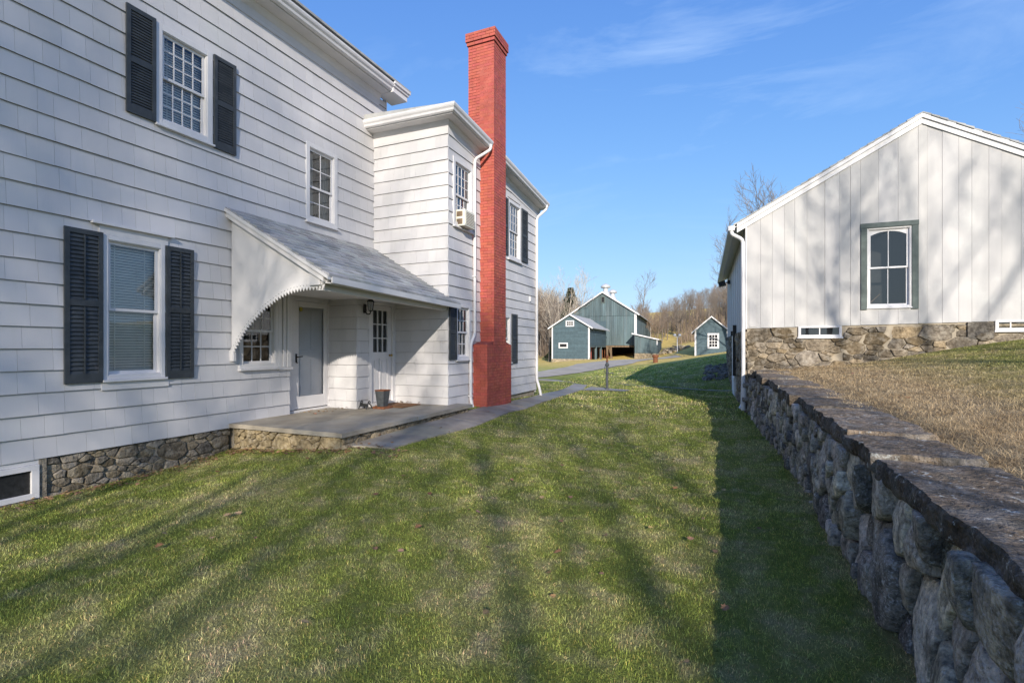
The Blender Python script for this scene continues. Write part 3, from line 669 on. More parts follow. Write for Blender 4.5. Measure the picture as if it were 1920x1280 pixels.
# sloped mortar shoulders on the wide base
mb.hexa([(-5.3, 10.08, 1.66), (-4.94, 10.08, 1.66), (-4.94, 10.43, 1.66), (-5.3, 10.43, 1.66)], [(-5.3, 10.08, 1.665), (-4.94, 10.08, 1.665), (-4.94, 10.43, 1.74), (-5.3, 10.43, 1.74)])
mb.hexa([(-5.3, 11.1, 1.66), (-4.94, 11.1, 1.66), (-4.94, 11.43, 1.66), (-5.3, 11.43, 1.66)], [(-5.3, 11.1, 1.74), (-4.94, 11.1, 1.74), (-4.94, 11.43, 1.665), (-5.3, 11.43, 1.665)])
ch = mb.build('chimney', 'mortar_red', house)
mb = MB(); brickbox(mb, -5.30, -4.93, 10.43, 11.10, 1.66, 8.72, r); brickbox(mb, -5.60, -4.93, 10.43, 11.10, 6.5, 8.72, r); brickbox(mb, -5.30, -4.93, 10.07, 11.44, .10, 1.66, r)
brickbox(mb, -5.625, -4.905, 10.395, 11.135, 8.727, 8.80, r); brickbox(mb, -5.65, -4.88, 10.37, 11.16, 8.81, 9.02, r)
mb.build('brickwork', 'brick', ch)

# ---- downspouts
def spout(parent, pts, r=.034, n=10, mat='trim', straps=(), name='downspout', local=False):
    P = [Vector(p) for p in pts]; out = [P[0]]
    for i in range(1, len(P) - 1):
        a = (P[i - 1] - P[i]).normalized(); b = (P[i + 1] - P[i]).normalized(); d = min(.07, (P[i - 1] - P[i]).length * .4, (P[i + 1] - P[i]).length * .4)
        out += [P[i] + a * d, P[i] + (a + b) * d * .3, P[i] + b * d]
    out.append(P[-1]); mb = MB(); mb.tube(out, r, n)
    for (p, h) in straps: mb.box(p[0] - r * 1.25, p[0] + r * 1.25, p[1] - r * 1.25, p[1] + r * 1.25, h, h + .03)
    return mb.build(name, mat, parent, smooth=False, local=local)
spout(house, [(-4.96, 10.33, 6.27), (-4.96, 10.31, 6.15), (-5.24, 10.06, 5.88), (-5.24, 10.06, 1.90), (-5.24, 9.86, 1.66), (-5.24, 9.86, .42), (-5.18, 9.85, .26)], straps=[((-5.24, 9.86), .5), ((-5.24, 10.06), 3.2)])
spout(house, [(-4.98, 14.30, 5.92), (-4.98, 14.28, 5.80), (-5.24, 14.12, 5.52), (-5.24, 14.12, .62), (-5.16, 14.1, .42), (-5.1, 14.1, .14)], r=.04)

# ---- porch shed roof, arched side panel, beam
ZE = lambda y: 2.61 - .028 * (y - 5.36)
RZ = lambda x, y: 3.80 + (ZE(y) - 3.80) * (x + 7.2) / 2.12
mb = MB(); r = random.Random(9); NC = 15
for i in range(NC):
    x0, x1 = -7.2 + 2.12 * i / NC, -7.2 + 2.12 * (i + 1) / NC
    y = 5.36
    while y < 8.95:
        y1 = min(8.95, y + r.uniform(.16, .34)); g = r.uniform(.72, 1.15); mb.tint(g, g * r.uniform(.97, 1.02), g * r.uniform(.98, 1.02)); e = .022 + r.uniform(0, .006)
        q = r.uniform(-.006, .006)
        mb.hexa([(x0, y, RZ(x0, y) - .012), (x1 + q, y, RZ(x1, y) - .012), (x1 + q, y1 - .003, RZ(x1, y1) - .012), (x0, y1 - .003, RZ(x0, y1) - .012)],
                [(x0, y, RZ(x0, y) + .003), (x1 + q, y, RZ(x1, y) + e), (x1 + q, y1 - .003, RZ(x1, y1) + e), (x0, y1 - .003, RZ(x0, y1) + .003)])
        y = y1
mb.tint(1); mb.hexa([(-5.29, 8.951, RZ(-5.29, 9) - .01), (-5.08, 8.951, ZE(9) - .01), (-5.08, 9.12, ZE(9.12) - .01), (-5.29, 9.12, RZ(-5.29, 9.12) - .01)], [(-5.29, 8.951, RZ(-5.29, 9) + .01), (-5.08, 8.951, ZE(9) + .012), (-5.08, 9.12, ZE(9.12) + .012), (-5.29, 9.12, RZ(-5.29, 9.12) + .01)])
pr = mb.build('porch_roof', 'roof', house)
mb = MB(); r1 = lambda x, dz, y=5.36: (x, y, RZ(x, y) + dz)
def rake(mb, y0, y1, d0, d1, xa=-7.2, xb=-5.09):
    mb.hexa([(xa, y0, RZ(xa, y0) + d0), (xb, y0, RZ(xb, y0) + d0), (xb, y1, RZ(xb, y1) + d0), (xa, y1, RZ(xa, y1) + d0)], [(xa, y0, RZ(xa, y0) + d1), (xb, y0, RZ(xb, y0) + d1), (xb, y1, RZ(xb, y1) + d1), (xa, y1, RZ(xa, y1) + d1)])
rake(mb, 5.345, 5.42, -.065, -.014); rake(mb, 5.375, 5.45, -.15, -.066, xb=-5.2)
rake(mb, 5.42, 8.95, -.04, -.013)
mb.hexa([(-5.10, 5.42, ZE(5.42) - .10), (-5.075, 5.42, ZE(5.42) - .10), (-5.075, 9.12, ZE(9.12) - .10), (-5.10, 9.12, ZE(9.12) - .10)], [(-5.10, 5.42, ZE(5.42) - .013), (-5.075, 5.42, ZE(5.42) - .013), (-5.075, 9.12, ZE(9.12) - .013), (-5.10, 9.12, ZE(9.12) - .013)])
mb.hexa([(-5.42, 5.47, 2.42), (-5.30, 5.47, 2.42), (-5.30, 8.94, 2.36), (-5.42, 8.94, 2.36)], [(-5.42, 5.47, 2.56), (-5.30, 5.47, 2.56), (-5.30, 8.94, 2.50), (-5.42, 8.94, 2.50)])
mb.hexa([(-5.30, 5.42, 2.52), (-5.11, 5.42, 2.50), (-5.11, 8.94, 2.42), (-5.30, 8.94, 2.44)], [(-5.30, 5.42, 2.535), (-5.11, 5.42, 2.515), (-5.11, 8.94, 2.435), (-5.30, 8.94, 2.455)])
mb.box(-7.2, -5.42, 5.49, 8.93, 2.545, 2.57)
mb.build('fascia', 'panel', pr)
arc = [(-5.24, 2.50), (-5.43, 2.475), (-5.75, 2.465), (-6.07, 2.395), (-6.40, 2.235), (-6.63, 2.08), (-6.86, 1.89), (-7.03, 1.68), (-7.14, 1.53), (-7.19, 1.44)]
def catm(P, n=8):
    out = []
    for i in range(len(P) - 1):
        p0, p1, p2, p3 = P[max(i - 1, 0)], P[i], P[i + 1], P[min(i + 2, len(P) - 1)]
        for k in range(n):
            u = k / n; out.append(tuple(.5 * (2 * b + (c - a) * u + (2 * a - 5 * b + 4 * c - d) * u * u + (3 * b - a - 3 * c + d) * u ** 3) for a, b, c, d in zip(p0, p1, p2, p3)))
    return out + [P[-1]]
AC = catm(arc); cum = [0]
for i in range(1, len(AC)): cum.append(cum[-1] + math.dist(AC[i], AC[i - 1]))
def arcpt(s):
    i = max(j for j in range(len(cum)) if cum[j] <= s); i = min(i, len(AC) - 2); k = (s - cum[i]) / (cum[i + 1] - cum[i])
    return tuple(AC[i][q] + (AC[i + 1][q] - AC[i][q]) * k for q in (0, 1)), (AC[i + 1][0] - AC[i][0], AC[i + 1][1] - AC[i][1])
FP = FY(5.46); mb = MB(); NT_ = int(cum[-1] / .062); edge = []
for i in range(NT_ + 1):
    p, tdir = arcpt(min(cum[-1] - 1e-4, i * .062)); edge.append((p, tdir))
top = lambda x: RZ(x, 5.4) - .06
for i in range(NT_):
    (p, _), (q, _) = edge[i], edge[i + 1]
    mb.prism(FP, [(q[0], q[1]), (p[0], p[1]), (p[0], top(p[0])), (q[0], top(q[0]))], -.025, .0)
mb.build('arched_panel', 'panel', pr)
pn = MB(); hl = pn
for i in range(NT_):
    (p, td), (q, _) = edge[i], edge[i + 1]; L_ = math.hypot(*td); nx, nz = -td[1] / L_, td[0] / L_
    if nz > 0: nx, nz = -nx, -nz
    if nx < -.2: nx, nz = -nx, -nz
    tx_, tz_ = (q[0] - p[0]), (q[1] - p[1]); m_ = ((p[0] + q[0]) / 2, (p[1] + q[1]) / 2)
    pn.mi = 0; pn.prism(FP, [(p[0] - nx * .05, p[1] - nz * .05), (q[0] - nx * .05, q[1] - nz * .05), q, (m_[0] + nx * .055, m_[1] + nz * .055), p], .0015, .014)
    pn.mi = 1; c0 = (m_[0] - nx * .026, m_[1] - nz * .026); hl.prism(FP, [(c0[0] + .0065 * math.cos(a), c0[1] + .0065 * math.sin(a)) for a in [k * math.pi / 3 for k in range(6)]], .010, .0155)
pn.build('sawtooth_edging', ['panel', 'iron'], pr)
mb = MB(); mb.fbox(FP, -7.195, -7.10, 1.38, 1.55, -.03, .02); mb.fbox(FP, -5.50, -5.30, 2.49, 2.67, -.03, .05)
mb.prism(FP, [(-5.30, 2.49), (-5.30, 2.62), (-5.12, 2.55)], -.02, .03); mb.build('bracket', 'panel', pr, bevel=.004)

# ---- recessed entries
mb = MB(); FD = FX(-7.35)
mb.fbox(FD, 6.60, 7.72, .38, 2.60, -.1, -.05)
mb.fbox(FD, 6.70, 6.83, .44, 2.60, -.05, .05); mb.fbox(FD, 7.68, 7.709, .44, 2.60, -.05, .05); mb.fbox(FD, 6.83, 7.68, 2.47, 2.60, -.05, .049)
mb.box(-7.35, -7.21, 6.60, 6.62, .34, 2.6); mb.fbox(FD, 6.62, 6.70, .38, 2.60, -.05, .02); mb.fbox(FD, 6.62, 7.71, .36, .43, -.05, .09)
mb.build('door_casing', 'trim', house, bevel=.005)
mb = MB(); d0, d1 = 6.835, 7.675
mb.fbox(FD, d0, d0 + .11, .45, 2.465, .0, .035); mb.fbox(FD, d1 - .09, d1, .45, 2.465, .0, .035); mb.fbox(FD, d0 + .11, d1 - .09, .45, .68, .0, .034); mb.fbox(FD, d0 + .11, d1 - .09, 2.36, 2.465, .0, .034)
sd = mb.build('door', 'trim', house, bevel=.006); sd['label'] = 'white storm door with one tall pane'
mb = MB(); mb.add([FD(d0 + .1, .67, .014), FD(d1 - .08, .67, .014), FD(d1 - .08, 2.37, .014), FD(d0 + .1, 2.37, .014)], [(0, 1, 2, 3)]); mb.build('pane', 'clear_glass', sd)
mb = MB(); mb.fbox(FD, d0, d1, .45, 2.465, -.045, -.03)
for (q0, q1) in ((.62, 1.38), (1.55, 2.3)):
    for (p0, p1) in ((6.98, 7.23), (7.3, 7.55)): mb.fbox(FD, p0, p1, q0, q1, -.03, -.022)
mb.build('inner_door', 'trim', sd, bevel=.006)
mb = MB(); mb.fbox(FD, 6.865, 6.90, 1.32, 1.48, .035, .045); mb.tube([FD(6.88, 1.42, .04), FD(6.88, 1.42, .09), FD(6.98, 1.43, .095)], .011, 8); mb.tube([FD(6.88, 1.36, .05), FD(6.885, 1.30, .06)], .01, 8); mb.build('handle', 'iron', sd)
mb = MB(); c_ = (7.015, 2.315)
mb.prism(FD, [(c_[0] + .042 * math.cos(a), c_[1] + .042 * math.sin(a)) for a in [k * math.pi / 10 for k in range(20)]], .016, .020); st_ = mb.build('sticker', 'plastic_y', sd); st_['label'] = 'round yellow sticker on the storm door glass'
mb = MB()
for k in range(20):
    a0, a1 = k * math.pi / 10, (k + 1) * math.pi / 10
    mb.add([FD(c_[0] + .043 * math.cos(a0), c_[1] + .043 * math.sin(a0), .0212), FD(c_[0] + .043 * math.cos(a1), c_[1] + .043 * math.sin(a1), .0212), FD(c_[0] + .034 * math.cos(a1), c_[1] + .034 * math.sin(a1), .0212), FD(c_[0] + .034 * math.cos(a0), c_[1] + .034 * math.sin(a0), .0212)], [(0, 1, 2, 3)])
mb.prism(FD, [(c_[0] + .016 * math.cos(a), c_[1] + .020 * math.sin(a)) for a in [k * math.pi / 4 for k in range(8)]], .0202, .0215); mb.build('emblem', 'iron', sd)
# vestibule block
mb = MB(); FB = FY(7.71); FB2 = FX(-6.62)
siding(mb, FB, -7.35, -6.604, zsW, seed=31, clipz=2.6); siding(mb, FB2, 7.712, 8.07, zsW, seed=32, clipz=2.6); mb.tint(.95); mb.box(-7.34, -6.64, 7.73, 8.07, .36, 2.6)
mb.build('wall', 'siding', house)
mb = MB(); FE = FX(-6.66)
mb.fbox(FE, 8.071, 8.165, .42, 2.60, -.05, .055); mb.fbox(FE, 8.85, 8.958, .42, 2.60, -.05, .055); mb.fbox(FE, 8.165, 8.85, 2.475, 2.60, -.05, .054); mb.fbox(FE, 8.07, 8.958, .36, .46, -.05, .08); mb.fbox(FE, 8.07, 8.958, .3, 2.6, -.3, -.051)
mb.build('door_casing', 'trim', house, bevel=.005)
mb = MB(); e0, e1 = 8.17, 8.845; l0, l1, m0, m1 = 8.25, 8.72, 1.50, 2.37
for rc in cut([(e0, e1, .47, 2.47)], [(l0, l1, m0, m1), (8.27, 8.46, .62, 1.36), (8.52, 8.72, .62, 1.36)]): mb.fbox(FE, *rc, -.03, .012)
for (p0, p1) in ((8.27, 8.46), (8.52, 8.72)): mb.fbox(FE, p0, p1, .62, 1.36, -.03, -.006); mb.fbox(FE, p0 + .035, p1 - .035, .655, 1.325, -.006, .004)
for c in (1, 2): x = l0 + (l1 - l0) * c / 3; mb.fbox(FE, x - .011, x + .011, m0, m1, -.02, .010)
for c in (1, 2): z = m0 + (m1 - m0) * c / 3; mb.fbox(FE, l0, l1, z - .011, z + .011, -.02, .009)
sd2 = mb.build('door', 'trim', house); sd2['label'] = 'white panelled door with nine small panes'
mb = MB(); mb.add([FE(l0, m0, -.012), FE(l1, m0, -.012), FE(l1, m1, -.012), FE(l0, m1, -.012)], [(0, 1, 2, 3)]); mb.build('pane', 'glass', sd2)
mb = MB(); mb.add([FE(l0 - .02, m0 - .02, -.045), FE(l1 + .02, m0 - .02, -.045), FE(l1 + .02, m1 + .02, -.045), FE(l0 - .02, m1 + .02, -.045)], [(0, 1, 2, 3)]); mb.build('curtain', 'interior', sd2)
mb = MB(); mb.tube([FE(8.79, 1.43, .01), FE(8.79, 1.43, .03), FE(8.79, 1.43, .045), FE(8.79, 1.43, .06), FE(8.79, 1.43, .075), FE(8.79, 1.43, .085)], [.026, .012, .012, .026, .028, .012], 12); mb.build('handle', 'brass', sd2, smooth=True)
# small wall fittings
mb = MB(); mb.fbox(FWX, 13.62, 13.7, 2.95, 3.1, .0, .05)
mb.build('vent_cover', 'trim', house)

# ------------------------------------------------------------------ stone porch
porch = empty('stone_porch', (-6.0, 7.2, .1), 'low stone porch platform topped with bluestone slabs in front of the two doors', 'porch')
mb = MB(); r = random.Random(2)
for (x0, x1, y0, y1) in [(-7.2, -6.02, 5.43, 6.9), (-6.01, -4.90, 5.42, 7.25), (-7.35, -6.02, 6.91, 8.3), (-6.01, -4.89, 7.26, 8.955), (-7.35, -6.02, 8.31, 8.955), (-5.34, -4.89, 8.96, 9.3)]:
    g = r.uniform(.85, 1.12); mb.tint(g, g, g); xs = np.linspace(x0, x1, 9); ys = np.linspace(y0, y1, 9); n0 = len(mb.v)
    def J(x, y, onx, ony): return (x + (.018 * noise.noise((x * 5, y * 5, 2)) if onx else 0), y + (.018 * noise.noise((x * 5, y * 5, 7)) if ony else 0))
    tp = []; 
    for j, y in enumerate(ys):
        for i, x in enumerate(xs):
            q = J(x, y, i in (0, 8) and abs(x) < 4.95, j in (0, 8) and y < 5.5); tp.append((q[0], q[1], .40 + .004 * noise.noise((x * 2, y * 2, 3)) + r.uniform(0, .0))) 
    bt = [(p[0], p[1], .335) for p in tp]; vs = tp + bt; N = 81; fs = []
    for j in range(8):
        for i in range(8): q = j * 9 + i; fs.append((q, q + 1, q + 10, q + 9)); fs.append((N + q, N + q + 9, N + q + 10, N + q + 1))
    ring = list(range(9)) + [j * 9 + 8 for j in range(1, 9)] + [72 + i for i in range(7, -1, -1)] + [j * 9 for j in range(7, 0, -1)]
    for k in range(len(ring)): a_, b_ = ring[k], ring[(k + 1) % len(ring)]; fs.append((a_, N + a_, N + b_, b_))
    mb.add(vs, fs)
mb.build('slab', 'slate', porch)
mb = MB(); mb.box(-7.3, -4.99, 5.52, 9.2, -.3, .334); base_ = mb.build('base', 'mortar', porch)
mb = MB()
def ptint(r, x, y): g = r.uniform(.95, 1.5); return (g, g * .9, g * .68)
stones(mb, FY(5.515), -7.17, -4.985, -.2, .334, lambda x, y: .17, .035, .006, 12, ptint, asp=1.3, res=.025, rough=.008)
mb.build('stonework', 'fstone', porch, smooth=True); mb = MB()
def ptint2(r, x, y): g = r.uniform(.7, 1.25); return (g, g * .93, g * .8)
stones(mb, FX(-4.985), 5.5, 9.2, .0, .334, lambda x, y: .2, .03, .006, 13, ptint2, asp=2.2, res=.03, rough=.008)
mb.build('stonework', 'fstone', porch, smooth=True)

# ------------------------------------------------------------------ things on and by the porch
ln = empty('wall_lantern', (-6.60, 7.93, 2.36), 'small black carriage lantern on the white wall between the two porch doors', 'lantern')
mb = MB(); mb.box(-6.60, -6.585, 7.89, 7.97, 2.28, 2.46); mb.tube([(-6.59, 7.93, 2.33), (-6.54, 7.93, 2.26), (-6.47, 7.93, 2.26), (-6.45, 7.93, 2.31)], .012, 8); mb.tube([(-6.59, 7.93, 2.42), (-6.55, 7.93, 2.33)], .008, 6); mb.build('bracket', 'iron', ln)
mb = MB(); C_ = (-6.45, 7.93, 2.31)
mb.lathe(C_, [(.02, 0), (.045, .01), (.045, .02), (.03, .022)], 6); mb.lathe(C_, [(.075, .185), (.08, .195), (.05, .225), (.02, .25), (.012, .275), (.018, .285), (.004, .30)], 6)
for k in range(6):
    a = k * math.pi / 3; mb.tube([(C_[0] + .043 * math.cos(a), C_[1] + .043 * math.sin(a), C_[2] + .018), (C_[0] + .07 * math.cos(a), C_[1] + .07 * math.sin(a), C_[2] + .187)], .0045, 5)
mb.build('cage', 'iron', ln)
mb = MB(); mb.lathe(C_, [(.038, .022), (.065, .184)], 6); mb.build('lamp_glass', 'glass', ln); mb = MB(); mb.lathe(C_, [(.012, .02), (.012, .09), (.004, .11)], 8); mb.build('candle', 'blind', ln)

ac = empty('air_conditioner', (-5.2, 9.57, 4.2), 'cream window air conditioner jutting from the upper window beside the red chimney', 'air conditioner')
mb = MB(); mb.box(-5.34, -5.105, 9.34, 9.80, 4.21, 4.56); mb.box(-5.105, -5.095, 9.37, 9.77, 4.24, 4.53); cs = mb.build('casing', 'acw', ac, bevel=.008)
mb = MB()
for (p0, p1) in ((4.24, 4.36), (4.41, 4.52)): mb.box(-5.30, -5.16, 9.336, 9.342, p0, p1)
for k in range(8): mb.box(-5.095, -5.092, 9.39, 9.75, 4.26 + k * .033, 4.272 + k * .033)
mb.build('grille', 'timber', ac); mb = MB(); mb.box(-5.34, -5.31, 9.21, 9.319, 4.22, 4.56); mb.build('side_curtain', 'acw', ac)

bk = empty('ash_bucket', (-6.2, 7.98, .4), 'dark tapered bucket with a red rim standing on the porch before the nine pane door', 'bucket')
mb = MB(); n = 4
def taper(mb, c, w0, w1, h, z0=0, th=.01):
    lo = [(c[0] - w0, c[1] - w0, c[2] + z0), (c[0] + w0, c[1] - w0, c[2] + z0), (c[0] + w0, c[1] + w0, c[2] + z0), (c[0] - w0, c[1] + w0, c[2] + z0)]
    hi = [(c[0] - w1, c[1] - w1, c[2] + h), (c[0] + w1, c[1] - w1, c[2] + h), (c[0] + w1, c[1] + w1, c[2] + h), (c[0] - w1, c[1] + w1, c[2] + h)]
    mb.hexa(lo, hi)
taper(mb, (-6.2, 7.98, .41), .075, .105, .34, .03); mb.build('body', 'pumpgrey', bk, bevel=.006)
mb = MB(); mb.box(-6.31, -6.09, 7.87, 7.885, .745, .765); mb.box(-6.31, -6.09, 8.075, 8.09, .745, .765); mb.box(-6.31, -6.295, 7.885, 8.075, .745, .765); mb.box(-6.105, -6.09, 7.885, 8.075, .745, .765); mb.build('rim', 'rust', bk)
mb = MB(); mb.box(-6.33, -6.06, 7.84, 8.12, .402, .44); mb.build('brick_stand', 'rust', bk)
bs_ = empty('boot_scraper', (-6.42, 7.72, .4), 'black iron boot scraper with curled ends beside the dark bucket', 'boot scraper')
mb = MB()
for x in (-6.52, -6.34):
    mb.tube([(x, 7.66, .41), (x, 7.70, .47), (x, 7.72, .53), (x, 7.75, .56), (x, 7.78, .54), (x, 7.77, .50), (x, 7.74, .51)], .011, 6); mb.tube([(x, 7.72, .53), (x, 7.80, .47), (x, 7.84, .41)], .011, 6)
mb.box(-6.53, -6.33, 7.705, 7.712, .45, .51); mb.build('scraper_frame', 'iron', bs_)
mb = MB(); mb.box(-6.52, -5.85, 8.15, 8.78, .405, .422); tag(mb.build('door_mat', 'mat'), 'flat brown coir mat on the porch slab in front of the nine pane door', 'door mat')

# ------------------------------------------------------------------ white barn on the right
wb = empty('white_barn', (BO[0], BO[1], 0), 'white board barn with a grey framed gable window on a high stone foundation', 'barn', rz=BA)
FG = lambda a, h, o=0: (a, -o, h); FS = lambda a, h, o=0: (-o, a, h); BW, BL_ = 6.9, 10.5
def gtop(x): return 4.66 + (6.60 - 4.66) * (x / 3.44 if x < 3.44 else (BW - x) / (BW - 3.44))
mb = MB(); r = random.Random(21)
xs = [0, .30, .55, .81, 1.02, 1.27, 1.63, 1.92, 2.13, 2.32, 2.66, 3.02, 3.38, 3.54, 3.80, 4.08, 4.30, 4.58, 4.79, 5.1, 5.35, 5.7, 5.95, 6.3, 6.55, 6.9]
for i in range(len(xs) - 1):
    a, b = xs[i] + .002, xs[i + 1] - .002; g = r.uniform(.96, 1.0); mb.tint(g, g, g * r.uniform(.98, 1)); o = r.uniform(.012, .022); zb = 2.06 + .018 * (a if a > 0 else 0)
    segs = [(zb, None)]
    if a > 2.25 and b < 3.45: segs = [(zb, 2.5), (4.30, None)]
    for z0, z1 in segs:
        if z1: mb.fbox(FG, a, b, z0, z1, -.02, o)
        elif a < 3.44 < b:
            mb.prism(FG, [(a, z0), (b, z0), (b, gtop(b)), (3.44, gtop(3.44)), (a, gtop(a))], -.02, o)
        else: mb.prism(FG, [(a, z0), (b, z0), (b, gtop(b)), (a, gtop(a))], -.02, o)
mb.tint(.6)
for rc in cut([(0.02, BW - .02, 2.08, 4.6)], [(2.36, 3.34, 2.5, 4.3)]): mb.fbox(FG, *rc, -.12, -.022)
mb.prism(FG, [(.02, 4.6), (BW - .02, 4.6), (3.44, gtop(3.44) - .02)], -.12, -.022)
mb.build('gable_wall', 'boards', wb, local=True)
mb = MB(); y = 0.0
while y < BL_:
    wd = r.uniform(.18, .34); g = r.uniform(.92, 1); mb.tint(g); mb.fbox(FS, y + .003, min(BL_, y + wd) - .003, 2.04, 4.66, -.02, r.uniform(.010, .020)); y += wd
mb.tint(.6); mb.fbox(FS, 0.02, BL_, 2.08, 4.62, -.12, -.022); mb.fbox(lambda a, h, o=0: (BW + o, a, h), 0, BL_, 1.8, 4.66, -.1, 0); mb.box(.1, BW - .1, BL_ - .1, BL_, 2, 4.6)
mb.build('side_wall', 'boards', wb, local=True)
# roof with overhang, rake boards
mb = MB()
rt = lambda x: 4.66 + (6.60 - 4.66) / 3.44 * x if x < 3.44 else 6.60 - (6.60 - 4.66) / (BW - 3.44) * (x - 3.44)
NC = 26; rr = random.Random(6)
for side in (0, 1):
    for i in range(NC):
        if side == 0: x0, x1 = 3.44 - 3.74 * i / NC, 3.44 - 3.74 * (i + 1) / NC
        else: x0, x1 = 3.44 + 3.76 * i / NC, 3.44 + 3.76 * (i + 1) / NC
        f = (lambda x: 6.60 - (6.60 - 4.66) / 3.44 * abs(x - 3.44))
        g = rr.uniform(.85, 1.1); mb.tint(g); e = rr.uniform(-.012, .012)
        mb.hexa([(x0, -.10 + e, f(x0) + .06), (x1, -.10 + e, f(x1) + .06), (x1, BL_ + .15, f(x1) + .06), (x0, BL_ + .15, f(x0) + .06)], [(x0, -.10 + e, f(x0) + .085), (x1, -.10 + e, f(x1) + .105), (x1, BL_ + .15, f(x1) + .105), (x0, BL_ + .15, f(x0) + .085)])
rf = mb.build('roof', 'roof', wb, local=True)
mb = MB(); f = (lambda x: 6.60 - (6.60 - 4.66) / 3.44 * abs(x - 3.44))
for xa, xb in ((-.22, 3.44), (3.44, 7.12)):
    for (d0, d1, o0, o1) in ((-.03, .057, .024, .085), (-.15, -.03, .024, .050)):
        mb.prism(FG, [(xa, f(xa) + d0), (xb, f(xb) + d0), (xb, f(xb) + d1), (xa, f(xa) + d1)], o0, o1)
mb.build('rake_board', 'trim', rf, local=True)
mb = MB(); mb.hexa([(-.27, -.06, 4.51), (-.02, -.06, 4.60), (-.02, BL_ + .1, 4.60), (-.27, BL_ + .1, 4.51)], [(-.27, -.06, 4.53), (-.02, -.06, 4.64), (-.02, BL_ + .1, 4.64), (-.27, BL_ + .1, 4.53)])
mb.box(-.40, -.28, -.09, BL_ + .13, 4.44, 4.47); mb.box(-.415, -.395, -.09, BL_ + .13, 4.45, 4.55); mb.box(-.29, -.27, -.09, BL_ + .13, 4.45, 4.56); mb.box(-.41, -.28, -.10, -.085, 4.44, 4.55)
mb.build('gutter', 'trim', wb, local=True)
mb = MB(); mb.box(-.03, .0, -.03, .07, 2.04, 4.62); mb.build('corner_board', 'trim', wb, local=True)
mb = MB(); mb.fbox(FG, .05, .20, 2.09, 2.78, .022, .030); mb.build('patch_board', 'boards', wb, local=True)
# gable window, grey frame
wn = window(wb, FG, 2.44, 3.26, 2.49, 4.26, cas=.03, cols=2, rows=(1, 1), mid=.5, fill='none', arch=True, local=True, sill=0)
mb = MB(); mb.fbox(FG, 2.32, 2.44, 2.44, 4.26, .0, .05); mb.fbox(FG, 3.26, 3.38, 2.44, 4.26, .0, .05); mb.fbox(FG, 2.315, 3.385, 4.261, 4.37, .0, .055); mb.build('surround', 'darktrim', wn, local=True, bevel=.005)
mb = MB(); mb.tube([(2.56, .16, 2.62), (2.72, .10, 2.80)], .012, 6); mb.build('stick', 'timber', wn, local=True)
# foundation
hF = [(1.07, 1.98, 1.80, 2.2), (4.66, 6.2, 1.93, 2.3)]
mb = MB()
for rc in cut([(0, BW, -.4, 2.17)], [(1.1, 1.95, 1.84, 2.3), (4.68, 6.2, 1.95, 2.3)]): mb.fbox(FG, *rc, -.3, -.008)
for rc in cut([(0.02, BL_, -.4, 2.06)], [(3.9, 6.4, -.5, 2.02)]): mb.fbox(FS, *rc, -.3, -.005)
fo = mb.build('foundation', 'mortar', wb, local=True)
mb = MB()
def btint(r, x, y): g = r.uniform(.5, 1.3); k = r.random(); return (g, g * (.86 + .12 * k), g * (.66 + .34 * k))
stones(mb, FG, 0, 6.9, .75, 2.06, lambda x, y: .20, .034, .007, 41, btint, asp=1.9, res=.025, rough=.010, holes=hF, facet=.18, soft=0)
mb.tint(1.0, .95, .85); mb.fbox(FG, 3.45, 6.0, 2.02, 2.09, -.05, .012)
mb.build('stonework', 'fstone', fo, smooth=True, local=True); mb = MB()
stones(mb, FS, 0, 3.75, -.3, 2.03, lambda x, y: .3, .04, .01, 42, btint, asp=1.5, res=.06, rough=.02)
mb.build('stonework', 'fstone', fo, smooth=True, local=True); mb = MB()
stones(mb, FS, 6.5, BL_, -.3, 2.03, lambda x, y: .3, .04, .01, 43, btint, asp=1.5, res=.06, rough=.02)
mb.build('stonework', 'fstone', fo, smooth=True, local=True); mb = MB()
mb.tint(.55, .55, .58); mb.fbox(FG, 4.22, 4.655, 1.78, 2.12, -.02, .05); mb.build('grey_block', 'fstone', fo, local=True)
def cellarwin(a0, a1, h0, h1, bars):
    mb = MB()
    for rc in ((a0, a0 + .055, h0, h1), (a1 - .055, a1, h0, h1), (a0 + .055, a1 - .055, h1 - .04, h1), (a0 + .055, a1 - .055, h0, h0 + .05)): mb.fbox(FG, *rc, -.04, .035)
    for k in range(bars): x = a0 + (a1 - a0) * (k + 1) / (bars + 1); mb.fbox(FG, x - .012, x + .012, h0 + .05, h1 - .04, -.02, .015)
    mb.fbox(FG, a0 - .02, a1 + .02, h0 - .035, h0 - .001, -.02, .06)
    w_ = mb.build('cellar_window', 'trim', wb, local=True, bevel=.003)
    mb = MB(); mb.fbox(FG, a0 + .04, a1 - .04, h0 + .04, h1 - .03, -.3, -.02); mb.build('pane', 'dark', w_, local=True)
    mb = MB(); mb.add([FG(a0 + .05, h0 + .05, -.005), FG(a1 - .05, h0 + .05, -.005), FG(a1 - .05, h1 - .04, -.005), FG(a0 + .05, h1 - .04, -.005)], [(0, 1, 2, 3)]); mb.build('glazing', 'glass', w_, local=True)
cellarwin(1.09, 1.96, 1.84, 2.09, 1); cellarwin(4.68, 6.2, 1.95, 2.16, 5)
